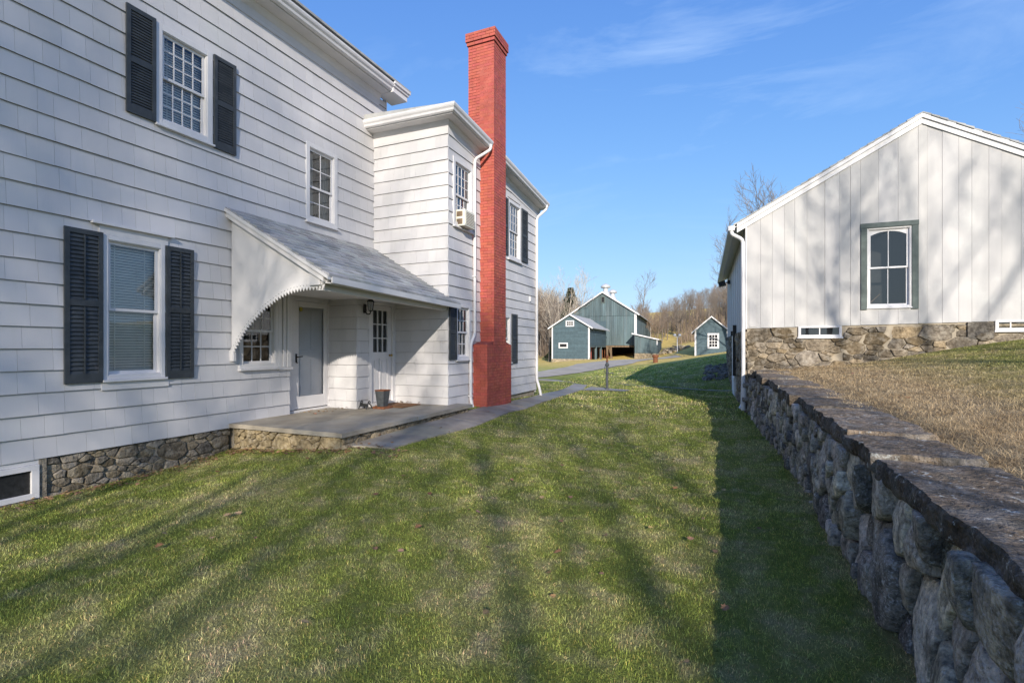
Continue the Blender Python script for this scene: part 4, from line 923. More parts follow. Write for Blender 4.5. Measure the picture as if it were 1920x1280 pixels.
# side door leaves
mb = MB(); mb.fbox(FS, 4.0, 5.15, .05, 2.0, -.05, .07); mb.fbox(FS, 5.17, 6.3, .05, 2.0, -.05, .03)
for z in (.5, 1.6): mb.fbox(FS, 4.0, 5.15, z, z + .12, .07, .09)
dd = mb.build('barn_door', 'trim', wb, local=True); mb = MB(); mb.fbox(FS, 3.86, 3.98, .7, 2.3, -.03, .12); mb.fbox(FS, 4.2, 4.4, 1.97, 2.12, .02, .16); mb.build('door_track', 'iron', dd, local=True)
spout(wb, [(-.34, -.04, 4.46), (-.34, -.05, 4.36), (-.09, -.07, 4.2), (-.08, -.08, 1.1), (-.10, -.10, .2), (-.16, -.12, .12)], r=.045, local=True)
fl = empty('floodlight', (0.2, 21.2, 4.1), 'small dark floodlight under the eave on the side wall of the white barn', 'floodlight')
mb = MB(); mb.box(.10, .26, 21.0, 21.03, 4.05, 4.2); mb.tube([(.26, 21.15, 4.15), (.05, 21.15, 4.13)], .03, 8); mb.build('arm', 'iron', fl)
mb = MB(); mb.hexa([(-.20, 21.0, 3.98), (.05, 21.0, 4.03), (.05, 21.4, 4.03), (-.20, 21.4, 3.98)], [(-.24, 21.0, 4.13), (.0, 21.0, 4.22), (.0, 21.4, 4.22), (-.24, 21.4, 4.13)]); mb.build('lamp_head', 'iron', fl)

# ------------------------------------------------------------------ dry stone retaining wall
rwall = empty('retaining_wall', (.9, 5, 0), 'dry stone retaining wall of rough grey field stones with long flat capstones beside the lawn', 'stone wall')
FR = lambda a, h, o=0: (wallx(a) + .035 * h + .02 * math.sin(a * 2.3) - o, a, h)
captop = lambda y: .875 + .016 * min(14, max(-5, y))
mb = MB()
for i in range(34):
    y0, y1 = -4 + i * .503, -4 + (i + 1) * .503
    mb.hexa([(wallx(y0) + .05, y0, -.3), (1.4, y0, -.3), (1.4, y1, -.3), (wallx(y1) + .05, y1, -.3)], [(wallx(y0) + .07, y0, captop(y0) - .14), (1.4, y0, captop(y0) - .14), (1.4, y1, captop(y1) - .14), (wallx(y1) + .07, y1, captop(y1) - .14)])
mb.build('core', 'dark', rwall)
def wtint(r, x, y):
    g = r.choice([.5, .75, .95, 1.15, 1.35, 1.6, 1.9]); k = r.random(); return (g * (1 + .04 * k), g, g * (.86 + .16 * k))
mb = MB(); S0 = (lambda x, y: .44 if x < 3.3 else (.33 if x < 5.5 else .28))
stones(mb, FR, -4, 1.8, -.14, .79, lambda x, y: .40, .055, .017, 50, wtint, asp=.7, res=.05, rough=.02, facet=.3, soft=0)
stones(mb, FR, 1.8, 7.0, -.14, .83, lambda x, y: .51 if x < 3.0 else (.42 if x < 4.6 else .32), .065, .014, 57, wtint, asp=.62, res=.018, rough=.009, facet=.22, soft=0)
stones(mb, FR, 7.0, 13.05, -.14, .90, lambda x, y: .27, .06, .013, 52, wtint, asp=.75, res=.03, rough=.012, facet=.22, soft=0)
stones(mb, lambda a, h, o=0: (a, 13.12 + o * .1, h), .50, .9, -.1, .95, lambda x, y: .3, .08, .012, 53, wtint, res=.05)
mb.build('stonework', 'stone', rwall, smooth=True)
def slabrock(mb, x0, x1, y0, y1, z0, z1, seed, res=.05, amp=.03):
    def disp(p):
        q = Vector(p); n1 = noise.noise_vector(q * 3.1 + Vector((seed, 0, 0))); n2 = noise.noise_vector(q * 9 + Vector((0, seed, 0))); n3 = noise.noise_vector(q * 24)
        d = n1 * amp + n2 * amp * .55 + n3 * amp * .22; d.z *= .55; return tuple(q + d)
    nx, ny, nz = max(2, int((x1 - x0) / res)), max(2, int((y1 - y0) / res)), max(2, int((z1 - z0) / (res * .6)))
    def g(i, j, k):
        # rounded edges
        u, v, w_ = i / nx, j / ny, k / nz; x, y, z = x0 + (x1 - x0) * u, y0 + (y1 - y0) * v, z0 + (z1 - z0) * w_
        e = .012
        if k in (0, nz) and i in (0, nx): x += e if i == 0 else -e
        if k in (0, nz) and j in (0, ny): y += e if j == 0 else -e
        return disp((x, y, z))
    for (A, B, fn) in ((nx, ny, lambda a, b: g(a, b, nz)), (ny, nx, lambda a, b: g(b, a, 0)), (ny, nz, lambda a, b: g(nx, a, b)), (nz, ny, lambda a, b: g(0, b, a)), (nz, nx, lambda a, b: g(b, ny, a)), (nx, nz, lambda a, b: g(a, 0, b))):
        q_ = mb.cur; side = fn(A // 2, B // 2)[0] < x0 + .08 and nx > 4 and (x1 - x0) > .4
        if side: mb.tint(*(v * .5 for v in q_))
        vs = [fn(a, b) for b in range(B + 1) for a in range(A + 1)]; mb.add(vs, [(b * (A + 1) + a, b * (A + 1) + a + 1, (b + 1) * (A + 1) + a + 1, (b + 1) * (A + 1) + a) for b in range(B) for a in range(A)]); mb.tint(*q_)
r = random.Random(77); y = -4.0; k = 0
while y < 12.95:
    L_ = r.uniform(.7, 1.7) if y > 2.6 else 1.9
    if y < 1 < y + L_: L_ = 1.0
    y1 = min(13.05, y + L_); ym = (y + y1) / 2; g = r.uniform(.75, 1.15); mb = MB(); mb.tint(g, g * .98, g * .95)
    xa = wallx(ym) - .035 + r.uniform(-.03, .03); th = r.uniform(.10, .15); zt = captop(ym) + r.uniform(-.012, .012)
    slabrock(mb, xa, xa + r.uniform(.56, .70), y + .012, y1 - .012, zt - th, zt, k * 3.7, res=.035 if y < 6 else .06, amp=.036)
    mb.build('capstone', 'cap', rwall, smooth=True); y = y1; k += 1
mb = MB()
for (z, x) in ((.66, .39), (.33, .37)): slabrock(mb, x, x + .26, 12.82, 12.98, z, z + .10, z * 50, res=.05, amp=.012)
mb.tint(.4); mb.build('projecting_stone', 'stone', rwall)
mb = MB(); mb.tube([(.42, 12.90, .64), (.42, 12.90, .42)], .05, 10); mb.tube([(.40, 12.9, .30), (.40, 12.9, .12)], .048, 10); mb.build('drain_pipe', 'trim', rwall)

# ------------------------------------------------------------------ pump and other yard pieces
pump = empty('water_pump', (-3.98, 18.15, gz(-3.98, 18.15)), 'slender dark iron yard hydrant with a rusty top on its paved apron by the path', 'water pump')
g0 = gz(-3.98, 18.15) + .02; c_ = (-3.98, 18.15, g0)
mb = MB(); mb.lathe(c_, [(.085, 0), (.085, .02), (.055, .03), (.05, .06), (.048, .55), (.062, .56), (.062, .60), (.05, .61), (.047, .84), (.075, .86), (.08, .90), (.055, .93), (.045, .96), (.04, 1.0)], 14); mb.build('column', 'pumpgrey', pump, smooth=False)
mb = MB(); mb.lathe(c_, [(.045, 1.0), (.05, 1.03), (.028, 1.06), (.025, 1.14), (.04, 1.16), (.045, 1.19), (.03, 1.23), (.008, 1.25)], 12); mb.build('top', 'rust', pump)
mb = MB(); mb.tube([(-3.98, 18.15, g0 + .58), (-3.90, 18.18, g0 + .58), (-3.80, 18.22, g0 + .58), (-3.77, 18.23, g0 + .55)], .018, 8); mb.build('spout', 'pumpgrey', pump)
mb = MB(); mb.tube([(-4.03, 18.14, g0 + .92), (-4.07, 18.13, g0 + .80), (-4.075, 18.13, g0 + .62)], .01, 6); mb.build('handle', 'pumpgrey', pump)
g0 = gz(-4.95, 39.8); sp_ = empty('iron_standpipe', (-4.95, 39.8, g0), 'short rusty iron standpipe with a wider cap on the lawn edge beside the driveway', 'standpipe')
mb = MB(); mb.lathe((-4.95, 39.8, g0), [(.18, -.1), (.18, .44)], 14); mb.build('pipe', 'rust', sp_); mb = MB(); mb.lathe((-4.95, 39.8, g0), [(.24, .44), (.25, .46), (.25, .58), (.22, .62), (.05, .64)], 14); mb.build('cap', 'rust', sp_)
g0 = gz(-5.28, 63); lp = empty('yard_lamp', (-5.28, 63, g0), 'white yard lamp post with two globes on the golden rise beyond the driveway', 'lamp post')
mb = MB(); mb.tube([(-5.28, 63, g0), (-5.28, 63, g0 + 2.0)], .05, 8); mb.tube([(-5.55, 63, g0 + 1.95), (-5.28, 63, g0 + 1.9), (-5.0, 63, g0 + 1.95)], .03, 6); mb.build('post', 'trim', lp)
for dx in (-.28, .28):
    mb = MB(); mb.lathe((-5.28 + dx, 63, g0 + 1.95), [(.05, 0), (.14, .06), (.18, .16), (.15, .27), (.05, .33)], 10); mb.build('globe', 'trim', lp, smooth=True)
g0 = gz(-5.9, 65); stp = MB(); r = random.Random(15)
for i in range(70):
    a = r.uniform(0, 6.28); q = math.sqrt(r.random()); x, y = -5.9 + 1.9 * q * math.cos(a), 65.5 + 1.0 * q * math.sin(a); s = r.uniform(.12, .3); z = gz(x, y) + (1 - q) * .75 * r.random() + s * .3
    g = r.uniform(.9, 1.9); stp.tint(g, g * .95, g * .85); stp.lathe((x, y, z - s * .5), [(s * .55, 0), (s * r.uniform(.8, 1.1), s * .35), (s * .85, s * .75), (s * .3, s * 1.0)], 7)
tag(stp.build('stone_pile', 'fstone'), 'low heap of pale loose stones on the golden rise at the edge of the wood', 'stone pile')
stp = MB(); r = random.Random(16)
for i in range(60):
    x, y = r.uniform(-.75, .15), r.uniform(21.2, 24.4); s = r.uniform(.08, .22); g = r.uniform(.25, .55); stp.tint(g, g * .97, g * .9); z = gz(x, y)
    stp.lathe((x, y, z - s * .4), [(s * .6, 0), (s * r.uniform(.8, 1.1), s * .3), (s * .8, s * .65), (s * .3, s * .9)], 7)
tag(stp.build('rubble_heap', 'stone'), 'dark loose rubble tumbled against the far end of the white barn in its shade', 'stone pile')

# ------------------------------------------------------------------ teal outbuildings
def local_box_build(mb, name, mat, parent, **k): return mb.build(name, mat, parent, local=True, **k)
def lapped(mb, F, a0, a1, h0, h1, top=None, exp=.15, holes=(), seed=1):
    r = random.Random(seed); z = h0
    while z < (h1 if top is None else max(top(a0), top(a1), top((a0 + a1) / 2) if top else 0, h1)):
        z1 = z + exp; x0, x1 = a0, a1
        if top is not None:      # clip the course to the gable
            zz = z + exp * .5; pts = [a0 + (a1 - a0) * i / 60 for i in range(61) if top(a0 + (a1 - a0) * i / 60) > zz]
            if not pts: break
            x0, x1 = pts[0], pts[-1]
        elif z1 > h1: z1 = h1
        a = x0
        while a < x1:
            b = min(x1, a + r.uniform(2.2, 4.5)); g = r.uniform(.9, 1.08); mb.tint(g)
            for (c0, c1, g0_, g1_) in cut([(a, b, z, z1)], holes):
                mb.hexa([F(c0, g0_, -.05), F(c1, g0_, -.05), F(c1, g1_, -.05), F(c0, g1_, -.05)], [F(c0, g0_, .022), F(c1, g0_, .022), F(c1, g1_, .004), F(c0, g1_, .004)])
            a = b
        z = z1
def smallwin(parent, F, a0, a1, h0, h1, cols, rows, cw=.13):
    mb = MB(); mb.fbox(F, a0, a0 + cw, h0, h1, .0, .06); mb.fbox(F, a1 - cw, a1, h0, h1, .0, .06); mb.fbox(F, a0 + cw, a1 - cw, h1 - cw, h1, 0, .059); mb.fbox(F, a0 + cw, a1 - cw, h0, h0 + cw, 0, .059)
    w_ = mb.build('window', 'trim', parent, local=True)
    if cols * rows > 1:
        mb = MB()
        for c in range(1, cols): x = a0 + cw + (a1 - a0 - 2 * cw) * c / cols; mb.fbox(F, x - .025, x + .025, h0 + cw, h1 - cw, .0, .05)
        for c in range(1, rows): z = h0 + cw + (h1 - h0 - 2 * cw) * c / rows; mb.fbox(F, a0 + cw, a1 - cw, z - .025, z + .025, 0, .051)
        mb.build('muntins', 'trim', w_, local=True)
    mb = MB(); mb.fbox(F, a0 + cw - .01, a1 - cw + .01, h0 + cw - .01, h1 - cw + .01, -.03, .028); mb.build('pane', 'dark', w_, local=True)
FGl = lambda a, h, o=0: (a, -o, h)
def gable_roof(parent, W0, W1, L, ridge, rz, ez, ov, ovg, th=.10, mat='roof', trim=.17):
    """W0, W1 wall faces; ez eave height at the walls; ov eave overhang, ovg gable overhang"""
    sl0 = (rz - ez) / (ridge - W0); sl1 = (rz - ez) / (W1 - ridge); xl, xr = W0 - ov, W1 + ov; zl, zr = ez - sl0 * ov, ez - sl1 * ov
    mb = MB()
    for (xa, za) in ((xl, zl), (xr, zr)):
        mb.hexa([(xa, -ovg, za), (ridge, -ovg, rz), (ridge, L + ovg, rz), (xa, L + ovg, za)], [(xa, -ovg, za + th), (ridge, -ovg, rz + th), (ridge, L + ovg, rz + th), (xa, L + ovg, za + th)])
    rf = mb.build('roof', mat, parent, local=True); mb = MB()
    for yy in (-ovg - .035, L + ovg):
        for (xa, za) in ((xl, zl), (xr, zr)):
            mb.hexa([(xa, yy, za - trim * .35), (ridge, yy, rz - trim * .35), (ridge, yy + .034, rz - trim * .35), (xa, yy + .034, za - trim * .35)], [(xa, yy, za + th + .01), (ridge, yy, rz + th + .01), (ridge, yy + .034, rz + th + .01), (xa, yy + .034, za + th + .01)])
    mb.build('rake_board', 'trim', rf, local=True); return rf
# small shed (left)
ts = empty('hay_shed', (-18.02, 53.5, 0), 'small teal clapboard shed with two little white windows before the big barn', 'shed', rz=R(2))
WS, LS = 4.28, 10.0; topS = lambda x: 3.92 + (5.22 - 3.92) * (1 - abs(x - 2.11) / 2.14)
mb = MB(); lapped(mb, FGl, .1, WS - .1, .30, 3.9, top=topS, exp=.16, seed=3)
mb.tint(.9); mb.prism(FGl, [(.05, .3), (WS - .05, .3), (WS - .05, 3.9), (2.11, 5.2), (.05, 3.9)], -.12, -.02)
FRs = lambda a, h, o=0: (WS + o, a, h); FLs = lambda a, h, o=0: (-o, a, h)
lapped(mb, FRs, .1, LS, 1.80, 3.88, exp=.16, seed=4, holes=[(3.2, 3.9, 1.8, 3.6)]); mb.tint(.9); mb.fbox(FRs, .05, LS, 1.80, 3.9, -.14, -.021); mb.fbox(FLs, 0, LS, 0, 3.9, -.1, 0)
mb.fbox(lambda a, h, o=0: (a, LS - .1 + o, h), 0, WS, 1.8, 5, 0, .1); mb.fbox(FRs, 3.2, 3.9, 1.8, 3.6, -.02, .03)
local_box_build(mb, 'wall', 'green', ts)
mb = MB(); mb.fbox(FGl, -.02, .12, .28, 3.98, 0, .05); mb.fbox(FGl, WS - .12, WS + .02, .30, 3.98, 0, .05); mb.fbox(FRs, -.02, .12, .45, 3.85, -.05, .04); local_box_build(mb, 'corner_board', 'trim', ts)
gable_roof(ts, 0, WS, LS, 2.11, 5.24, 3.93, .42, .25, th=.09)
smallwin(ts, FGl, 1.62, 2.58, 3.92, 4.60, 3, 2); smallwin(ts, FGl, .80, 1.86, 1.50, 2.12, 1, 1)
mb = MB(); mb.box(-.05, WS + .05, .02, .4, -.5, .29); mb.box(-.05, .3, .4, LS, -.5, .2); fo = local_box_build(mb, 'foundation', 'mortar', ts)
mb = MB(); stones(mb, FGl, -.06, WS + .06, -.45, .31, lambda x, y: .22, .05, .008, 60, lambda r, x, y: (lambda g: (g, g * .93, g * .82))(r.uniform(1.1, 1.9)), asp=1.5, res=.06); local_box_build(mb, 'stonework', 'fstone', fo)
mb = MB()
for yy in (.5, 4.0, 7.0): mb.box(WS - .22, WS + .0, yy, yy + .24, .1, 1.79)
mb.box(WS - .25, WS - .02, .3, LS, 1.62, 1.795); local_box_build(mb, 'post', 'greenv', ts)
mb = MB(); mb.box(1.0, WS - .5, 3.3, 3.5, 0, 1.8); mb.box(1.0, 1.2, .5, LS, 0, 1.8); mb.tint(.5); mb.box(.2, WS - .1, .2, LS, 1.8, 1.85); local_box_build(mb, 'brick_back_wall', 'brick', ts)
# big barn
bb_ = empty('bank_barn', (-10.64, 66.0, 0), 'big teal barn of vertical boards with two silver roof vents and an open cellar', 'barn', rz=R(4))
WL, LB, RX = -8.74, 28.0, -4.37; topB = lambda x: 6.05 + (8.78 - 6.05) * (1 - abs(x - RX) / 4.37)
mb = MB(); r = random.Random(8)
x = WL
while x < -.1:
    x1 = min(0, x + r.uniform(.2, .34)); g = r.uniform(.82, 1.15); mb.tint(g, g * r.uniform(.97, 1.03), g)
    xm = (x, x1 - .012)
    mb.fbox(FGl, xm[0], xm[1], 1.86, 5.74, -.05, r.uniform(.0, .02)); g = r.uniform(.82, 1.15); mb.tint(g)
    poly = [(xm[0], 5.77), (xm[1], 5.77), (xm[1], topB(xm[1]))] + ([(RX, topB(RX))] if xm[0] < RX < xm[1] else []) + [(xm[0], topB(xm[0]))]
    mb.prism(FGl, poly, -.03, r.uniform(.025, .045)); x = x1
mb.tint(.5); mb.prism(FGl, [(WL, 1.86), (0, 1.86), (0, 6.0), (RX, 8.7), (WL, 6.0)], -.15, -.051)
FRb = lambda a, h, o=0: (o, a, h); y = 0
while y < LB: g = r.uniform(.8, 1.1); mb.tint(g); mb.fbox(FRb, y, y + .27, .5, 6.0, -.12, r.uniform(0, .02)); y += .28
mb.tint(.8); mb.box(WL, WL + .1, 0, LB, .2, 6.0); mb.box(WL, 0, LB - .1, LB, .2, 6.0)
mb.prism(lambda a, h, o=0: (a, LB + o, h), [(WL, 6.0), (0, 6.0), (RX, 8.7)], 0, .1)
local_box_build(mb, 'wall', 'greenv', bb_)
mb = MB(); mb.fbox(FGl, -.24, .02, 1.86, 6.02, .02, .06); mb.fbox(FRb, -.05, .14, 3.0, 5.95, .0, .05); mb.fbox(FRb, LB - .2, LB, 2.4, 5.95, .0, .05); local_box_build(mb, 'corner_board', 'trim', bb_)
gable_roof(bb_, WL, 0, LB, RX, 8.92, 6.08, .42, .3, th=.12, trim=.22)
mb = MB(); mb.fbox(FGl, -4.62, -4.02, 7.50, 8.42, .04, .10); hw = local_box_build(mb, 'hay_door', 'darktrim', bb_); mb = MB(); mb.fbox(FGl, -4.50, -4.14, 7.62, 8.30, .10, .115); local_box_build(mb, 'louvre', 'dark', hw)
mb = MB(); mb.fbox(FRb, 9, 11.5, 3.0, 5.2, .02, .07); local_box_build(mb, 'door', 'greenv', bb_)
for (yy, s) in ((2.6, 1.0), (9.6, 1.0)):
    mb = MB(); c_ = (RX, yy, 8.6); mb.lathe(c_, [(.62, .0), (.55, .55), (.36, .75), (.34, 1.15), (.62, 1.22), (.68, 1.36), (.66, 1.46), (.45, 1.66), (.12, 1.80), (.03, 1.84)], 20); v_ = local_box_build(mb, 'roof_vent', 'metal', bb_, smooth=False)
mb = MB(); mb.box(WL, 0, .05, .35, 1.62, 1.85); mb.box(WL, 0, .05, 20, 1.80, 1.87)
mb.tint(.9)
for x in (-7.4, -5.9, -4.9, -3.9, -3.4): mb.box(x, x + .22, .1, .35, .0, 1.62)
mb.tube([(-5.6, .2, 0), (-5.6, .2, 1.62)], .16, 8); mb.hexa([(-3.2, .2, 0), (-3.0, .2, 0), (-3.0, .4, 0), (-3.2, .4, 0)], [(-3.7, .2, 1.6), (-3.5, .2, 1.6), (-3.5, .4, 1.6), (-3.7, .4, 1.6)])
local_box_build(mb, 'cellar_post', 'timber', bb_)
mb = MB(); mb.box(WL, 0, 6.0, 6.4, -.2, 1.85); mb.box(-.4, 0, .4, 6.0, -.2, 1.85); mb.box(WL, 0, 6.4, LB, -.2, 1.8); local_box_build(mb, 'cellar_wall', 'interior', bb_)
mb = MB(); r = random.Random(3)
mb.tint(1.1, .9, .7)
for k in range(9): x = -5.1 + r.uniform(0, 1.3); mb.box(x, x + .1, .9, 1.0, 0, r.uniform(.6, 1.7))
local_box_build(mb, 'stacked_timber', 'rust', bb_)
# lean-to
lt = empty('lean_to_shed', (-10.43, 63.5, 0), 'low teal lean-to with a white-edged sloping roof against the right side of the big barn', 'shed', rz=R(2))
WLt = 2.78; tl = lambda x: 3.22 - .24 * x; mb = MB(); x = 0; r = random.Random(12)
while x < WLt: x1 = min(WLt, x + .25); g = r.uniform(.85, 1.1); mb.tint(g); mb.prism(FGl, [(x, .86), (x1 - .01, .86), (x1 - .01, tl(x1)), (x, tl(x))], -.1, r.uniform(0, .018)); x = x1
mb.tint(.8); mb.fbox(lambda a, h, o=0: (WLt + o, a, h), 0, 6, .6, 2.5, -.1, 0); mb.fbox(lambda a, h, o=0: (-o, a, h), 0, 3.4, .6, 3.2, -.1, 0); local_box_build(mb, 'wall', 'greenv', lt)
mb = MB(); mb.hexa([(-.35, -.2, tl(-.35) + .02), (WLt + .2, -.2, tl(WLt + .2) + .02), (WLt + .2, 6.1, tl(WLt + .2) + .02), (-.35, 6.1, tl(-.35) + .02)], [(-.35, -.2, tl(-.35) + .10), (WLt + .2, -.2, tl(WLt + .2) + .10), (WLt + .2, 6.1, tl(WLt + .2) + .10), (-.35, 6.1, tl(-.35) + .10)]); rf = local_box_build(mb, 'roof', 'roof', lt)
mb = MB(); mb.hexa([(-.35, -.24, tl(-.35) - .04), (WLt + .2, -.24, tl(WLt + .2) - .04), (WLt + .2, -.201, tl(WLt + .2) - .04), (-.35, -.201, tl(-.35) - .04)], [(-.35, -.24, tl(-.35) + .11), (WLt + .2, -.24, tl(WLt + .2) + .11), (WLt + .2, -.201, tl(WLt + .2) + .11), (-.35, -.201, tl(-.35) + .11)]); local_box_build(mb, 'rake_board', 'trim', rf)
mb = MB(); mb.fbox(FGl, WLt - .13, WLt + .02, 1.9, 2.5, 0, .05); local_box_build(mb, 'corner_board', 'trim', lt)
mb = MB(); mb.fbox(FGl, .35, 1.25, .95, 2.75, .018, .05); local_box_build(mb, 'door', 'greenv', lt)
mb = MB(); mb.box(-.03, WLt + .05, .05, 6, -.2, .855); fo = local_box_build(mb, 'foundation', 'mortar', lt)
mb = MB(); stones(mb, lambda a, h, o=0: (a, .05 - o, h), -.05, WLt + .07, -.1, .85, lambda x, y: .22, .06, .008, 61, lambda r, x, y: (lambda g: (g, g * .93, g * .82))(r.uniform(1.1, 1.9)), asp=1.4, res=.06); local_box_build(mb, 'stonework', 'fstone', fo)
# shed behind the white barn
rs = empty('tool_shed', (-2.81, 54.0, 0), 'small teal clapboard shed with a twelve pane white window half hidden by the white barn', 'shed', rz=R(2))
WT = 3.9; topT = lambda x: 3.28 + (4.66 - 3.28) * (1 - abs(x - 1.57) / 1.6) if x < 1.57 else 4.66 - (x - 1.57) * .86
WT = 3.14; mb = MB(); lapped(mb, FGl, .1, WT - .02, .55, 3.2, top=lambda x: 3.28 + (4.62 - 3.28) * (1 - abs(x - 1.57) / 1.6), exp=.16, seed=33)
mb.tint(.9); mb.prism(FGl, [(.05, .3), (WT - .05, .3), (WT - .05, 3.25), (1.57, 4.58), (.05, 3.25)], -.12, -.02); mb.box(0, .1, 0, 5, .3, 3.25); mb.box(WT - .1, WT, 0, 5, .3, 3.25); mb.box(0, WT, 4.9, 5, .3, 3.3)
local_box_build(mb, 'wall', 'green', rs)
mb = MB(); mb.fbox(FGl, -.03, .13, .5, 3.32, 0, .05); mb.fbox(FGl, WT - .13, WT + .03, .8, 3.32, 0, .05); local_box_build(mb, 'corner_board', 'trim', rs)
gable_roof(rs, 0, WT, 5, 1.57, 4.68, 3.32, .32, .22, th=.08, trim=.17)
smallwin(rs, FGl, 1.20, 2.28, 1.48, 3.02, 3, 4, cw=.17)

# ------------------------------------------------------------------ trees
def bare_tree_mesh(seed, H=10, levels=4, spread=.55, fork=.25, r0=None, nk=(11, 7, 5, 4), twig_r=.007, sides=(9, 6, 4, 3), lean=.05, multi=1):
    r = random.Random(seed); T = MB(); C = MB(); r0 = r0 or H * .018
    def grow(mb, p, d, L, r_a, r_b, n, sides, wob):
        pts = [p]; rs = [r_a]; dirs = [d]
        for i in range(n):
            d = (d + Vector((r.gauss(0, wob), r.gauss(0, wob), r.gauss(0, wob) + .05))).normalized(); p = p + d * (L / n); pts.append(p); rs.append(r_a + (r_b - r_a) * (i + 1) / n); dirs.append(d)
        mb.tube(pts, rs, sides, cap=False); return pts, rs, dirs
    def children(pts, rs, dirs, L, lv, lo):
        if lv >= levels: return
        n = nk[lv - 1]; n = max(2, int(n * r.uniform(.8, 1.2)))
        for i in range(n):
            k = lo + (1 - lo) * (i + r.random()) / n; f = k * (len(pts) - 1); j = min(int(f), len(pts) - 2); u = f - j
            p = pts[j].lerp(pts[j + 1], u); d = dirs[j + 1]; ra = rs[j] + (rs[j + 1] - rs[j]) * u
            ax = Vector((r.gauss(0, 1), r.gauss(0, 1), r.gauss(0, .6))); ax = (ax - d * ax.dot(d)).normalized()
            ang = r.uniform(.5, 1.0) * (1 - .35 * k); nd = (d * math.cos(ang) + ax * math.sin(ang)); nd = (nd + Vector((0, 0, .18))).normalized()
            nl = L * (.62 - .28 * k) * r.uniform(.7, 1.25) * (spread / .55 if lv == 1 else 1); nr = max(twig_r, ra * .55 * r.uniform(.7, 1)); n_ = 4 if lv < 3 else 3
            q = grow(C, p, nd, nl, nr, max(twig_r * .5, nr * .25), n_, sides[lv], .13 if lv < 3 else .2)
            children(*q, nl, lv + 1, .22)
    for m in range(multi):
        d0 = Vector((r.gauss(0, lean) + (m - multi / 2 + .5) * .16 * (multi > 1), r.gauss(0, lean + .05 * (multi > 1)), 1)).normalized()
        q = grow(T, Vector(((m - multi / 2 + .5) * .25 * (multi > 1), 0, -.3)), d0, H * r.uniform(.78, .95), r0 / (multi ** .4), r0 * .12, 8, sides[0], .05); children(*q, H, 1, fork)
    return T, C
TREES = {}
def tree_proto(key, mat, **k):
    T, C = bare_tree_mesh(**k); tm = T.build('trunk', mat, smooth=True); cm = C.build('crown', mat); TREES[key] = (tm.data, cm.data)
    for o in (tm, cm): bpy.data.objects.remove(o)
def tree(key, x, y, s, rz, label, group=None, cat='tree', z=None, name='bare_tree', stretch=1.0):
    e = empty(name, (x, y, (gz(x, y) if z is None else z) - .05), label, cat, group, rz); e.scale = (s, s, s * stretch)
    for nm, me in zip(('trunk', 'crown'), TREES[key]): o = bpy.data.objects.new(nm, me); COL.objects.link(o); o.parent = e
    return e
for i in range(5): tree_proto('w%d' % i, 'bark2' if i % 2 else 'bark', seed=100 + i, H=10, nk=(13, 8, 5), twig_r=.012, sides=(5, 4, 3, 3), spread=.36, fork=.30)
tree_proto('pale', 'barkp', seed=201, H=10, nk=(8, 7, 5), twig_r=.012, multi=5, r0=.22, sides=(7, 5, 3, 3), spread=.5, fork=.25)
tree_proto('fine', 'bark', seed=210, H=10, nk=(16, 11, 8), twig_r=.011, sides=(7, 5, 3, 3), spread=.5, fork=.35)
for i in range(3): tree_proto('s%d' % i, 'bark', seed=300 + i, H=14, nk=(14, 9, 6, 4) if i else (12, 8, 6, 4), levels=4 if i != 9 else 5, twig_r=.012, r0=.24, sides=(10, 6, 4, 3), spread=.62, fork=.28)
def at(px, t):
    u = (px - 960) / 930; c, s = math.cos(YAW), math.sin(YAW); return t * (u * c - s), t * (u * s + c)
x, y = at(1056, 68); tree('pale', x, y, 1.05, 1.0, 'pale many-stemmed bare tree just left of the teal hay shed')
x, y = at(1030, 60); tree('w2', x, y, .82, 2.0, 'slim bare tree nearest the far corner of the white house')
x, y = at(1472, 40); tree('fine', x, y, 1.15, .4, 'bare tree whose top shows above the roof slope of the white barn')
x, y = at(1372, 41); tree('fine', x, y, .86, 2.4, 'bare tree rising behind the left eave of the white barn')
tree('fine', 12.7, 26.0, .70, 1.2, 'bare tree top at the right edge of the photo above the white barn roof')
x, y = at(1203, 92); tree('w0', x, y, 1.05, 1.2, 'bare tree just right of the big barn roof vents', stretch=1.1)
# evergreen behind the hay shed
def pine(x, y, H, seed, label, Rr=1.9):
    r = random.Random(seed); z = gz(x, y); e = empty('evergreen_tree', (x, y, z), label, 'tree'); mb = MB(); mb.tube([(0, 0, -.3), (0, 0, H * .5), (.1, 0, H * .95)], [.2, .13, .03], 8); mb.build('trunk', 'bark2', e, local=True)
    mb = MB()
    for i in range(9000):
        k = r.random() ** .8; zz = H * (.12 + .88 * k); R0 = Rr * (1 - k) ** .8 * (.75 + .25 * math.sin(zz * 3.1)) + .25; a = r.uniform(0, 6.28); q = R0 * math.sqrt(r.uniform(.05, 1)); p = Vector((q * math.cos(a), q * math.sin(a), zz - q * .25))
        if noise.noise(p * .9 + Vector((seed, 0, 0))) < -.30: continue
        d = Vector((math.cos(a) + r.gauss(0, .4), math.sin(a) + r.gauss(0, .4), r.uniform(-.5, .4))).normalized(); s_ = d.cross(Vector((r.gauss(0, 1), r.gauss(0, 1), 1))).normalized() * .05; L_ = r.uniform(.14, .34); g = r.uniform(.6, 1.5); mb.tint(g, g * r.uniform(.9, 1.1), g)
        mb.add([tuple(p - s_), tuple(p + s_), tuple(p + d * L_)], [(0, 1, 2)])
    mb.build('crown', 'needle', e, local=True)
x, y = at(1070, 70); pine(x, y, 10.0, 3, 'dark evergreen partly hidden behind the pale bare tree', 2.6)
x, y = at(1044, 68); pine(x, y, 3.2, 5, 'low dark evergreen at the wood edge left of the hay shed', 1.8)
x, y = at(1104, 112); 
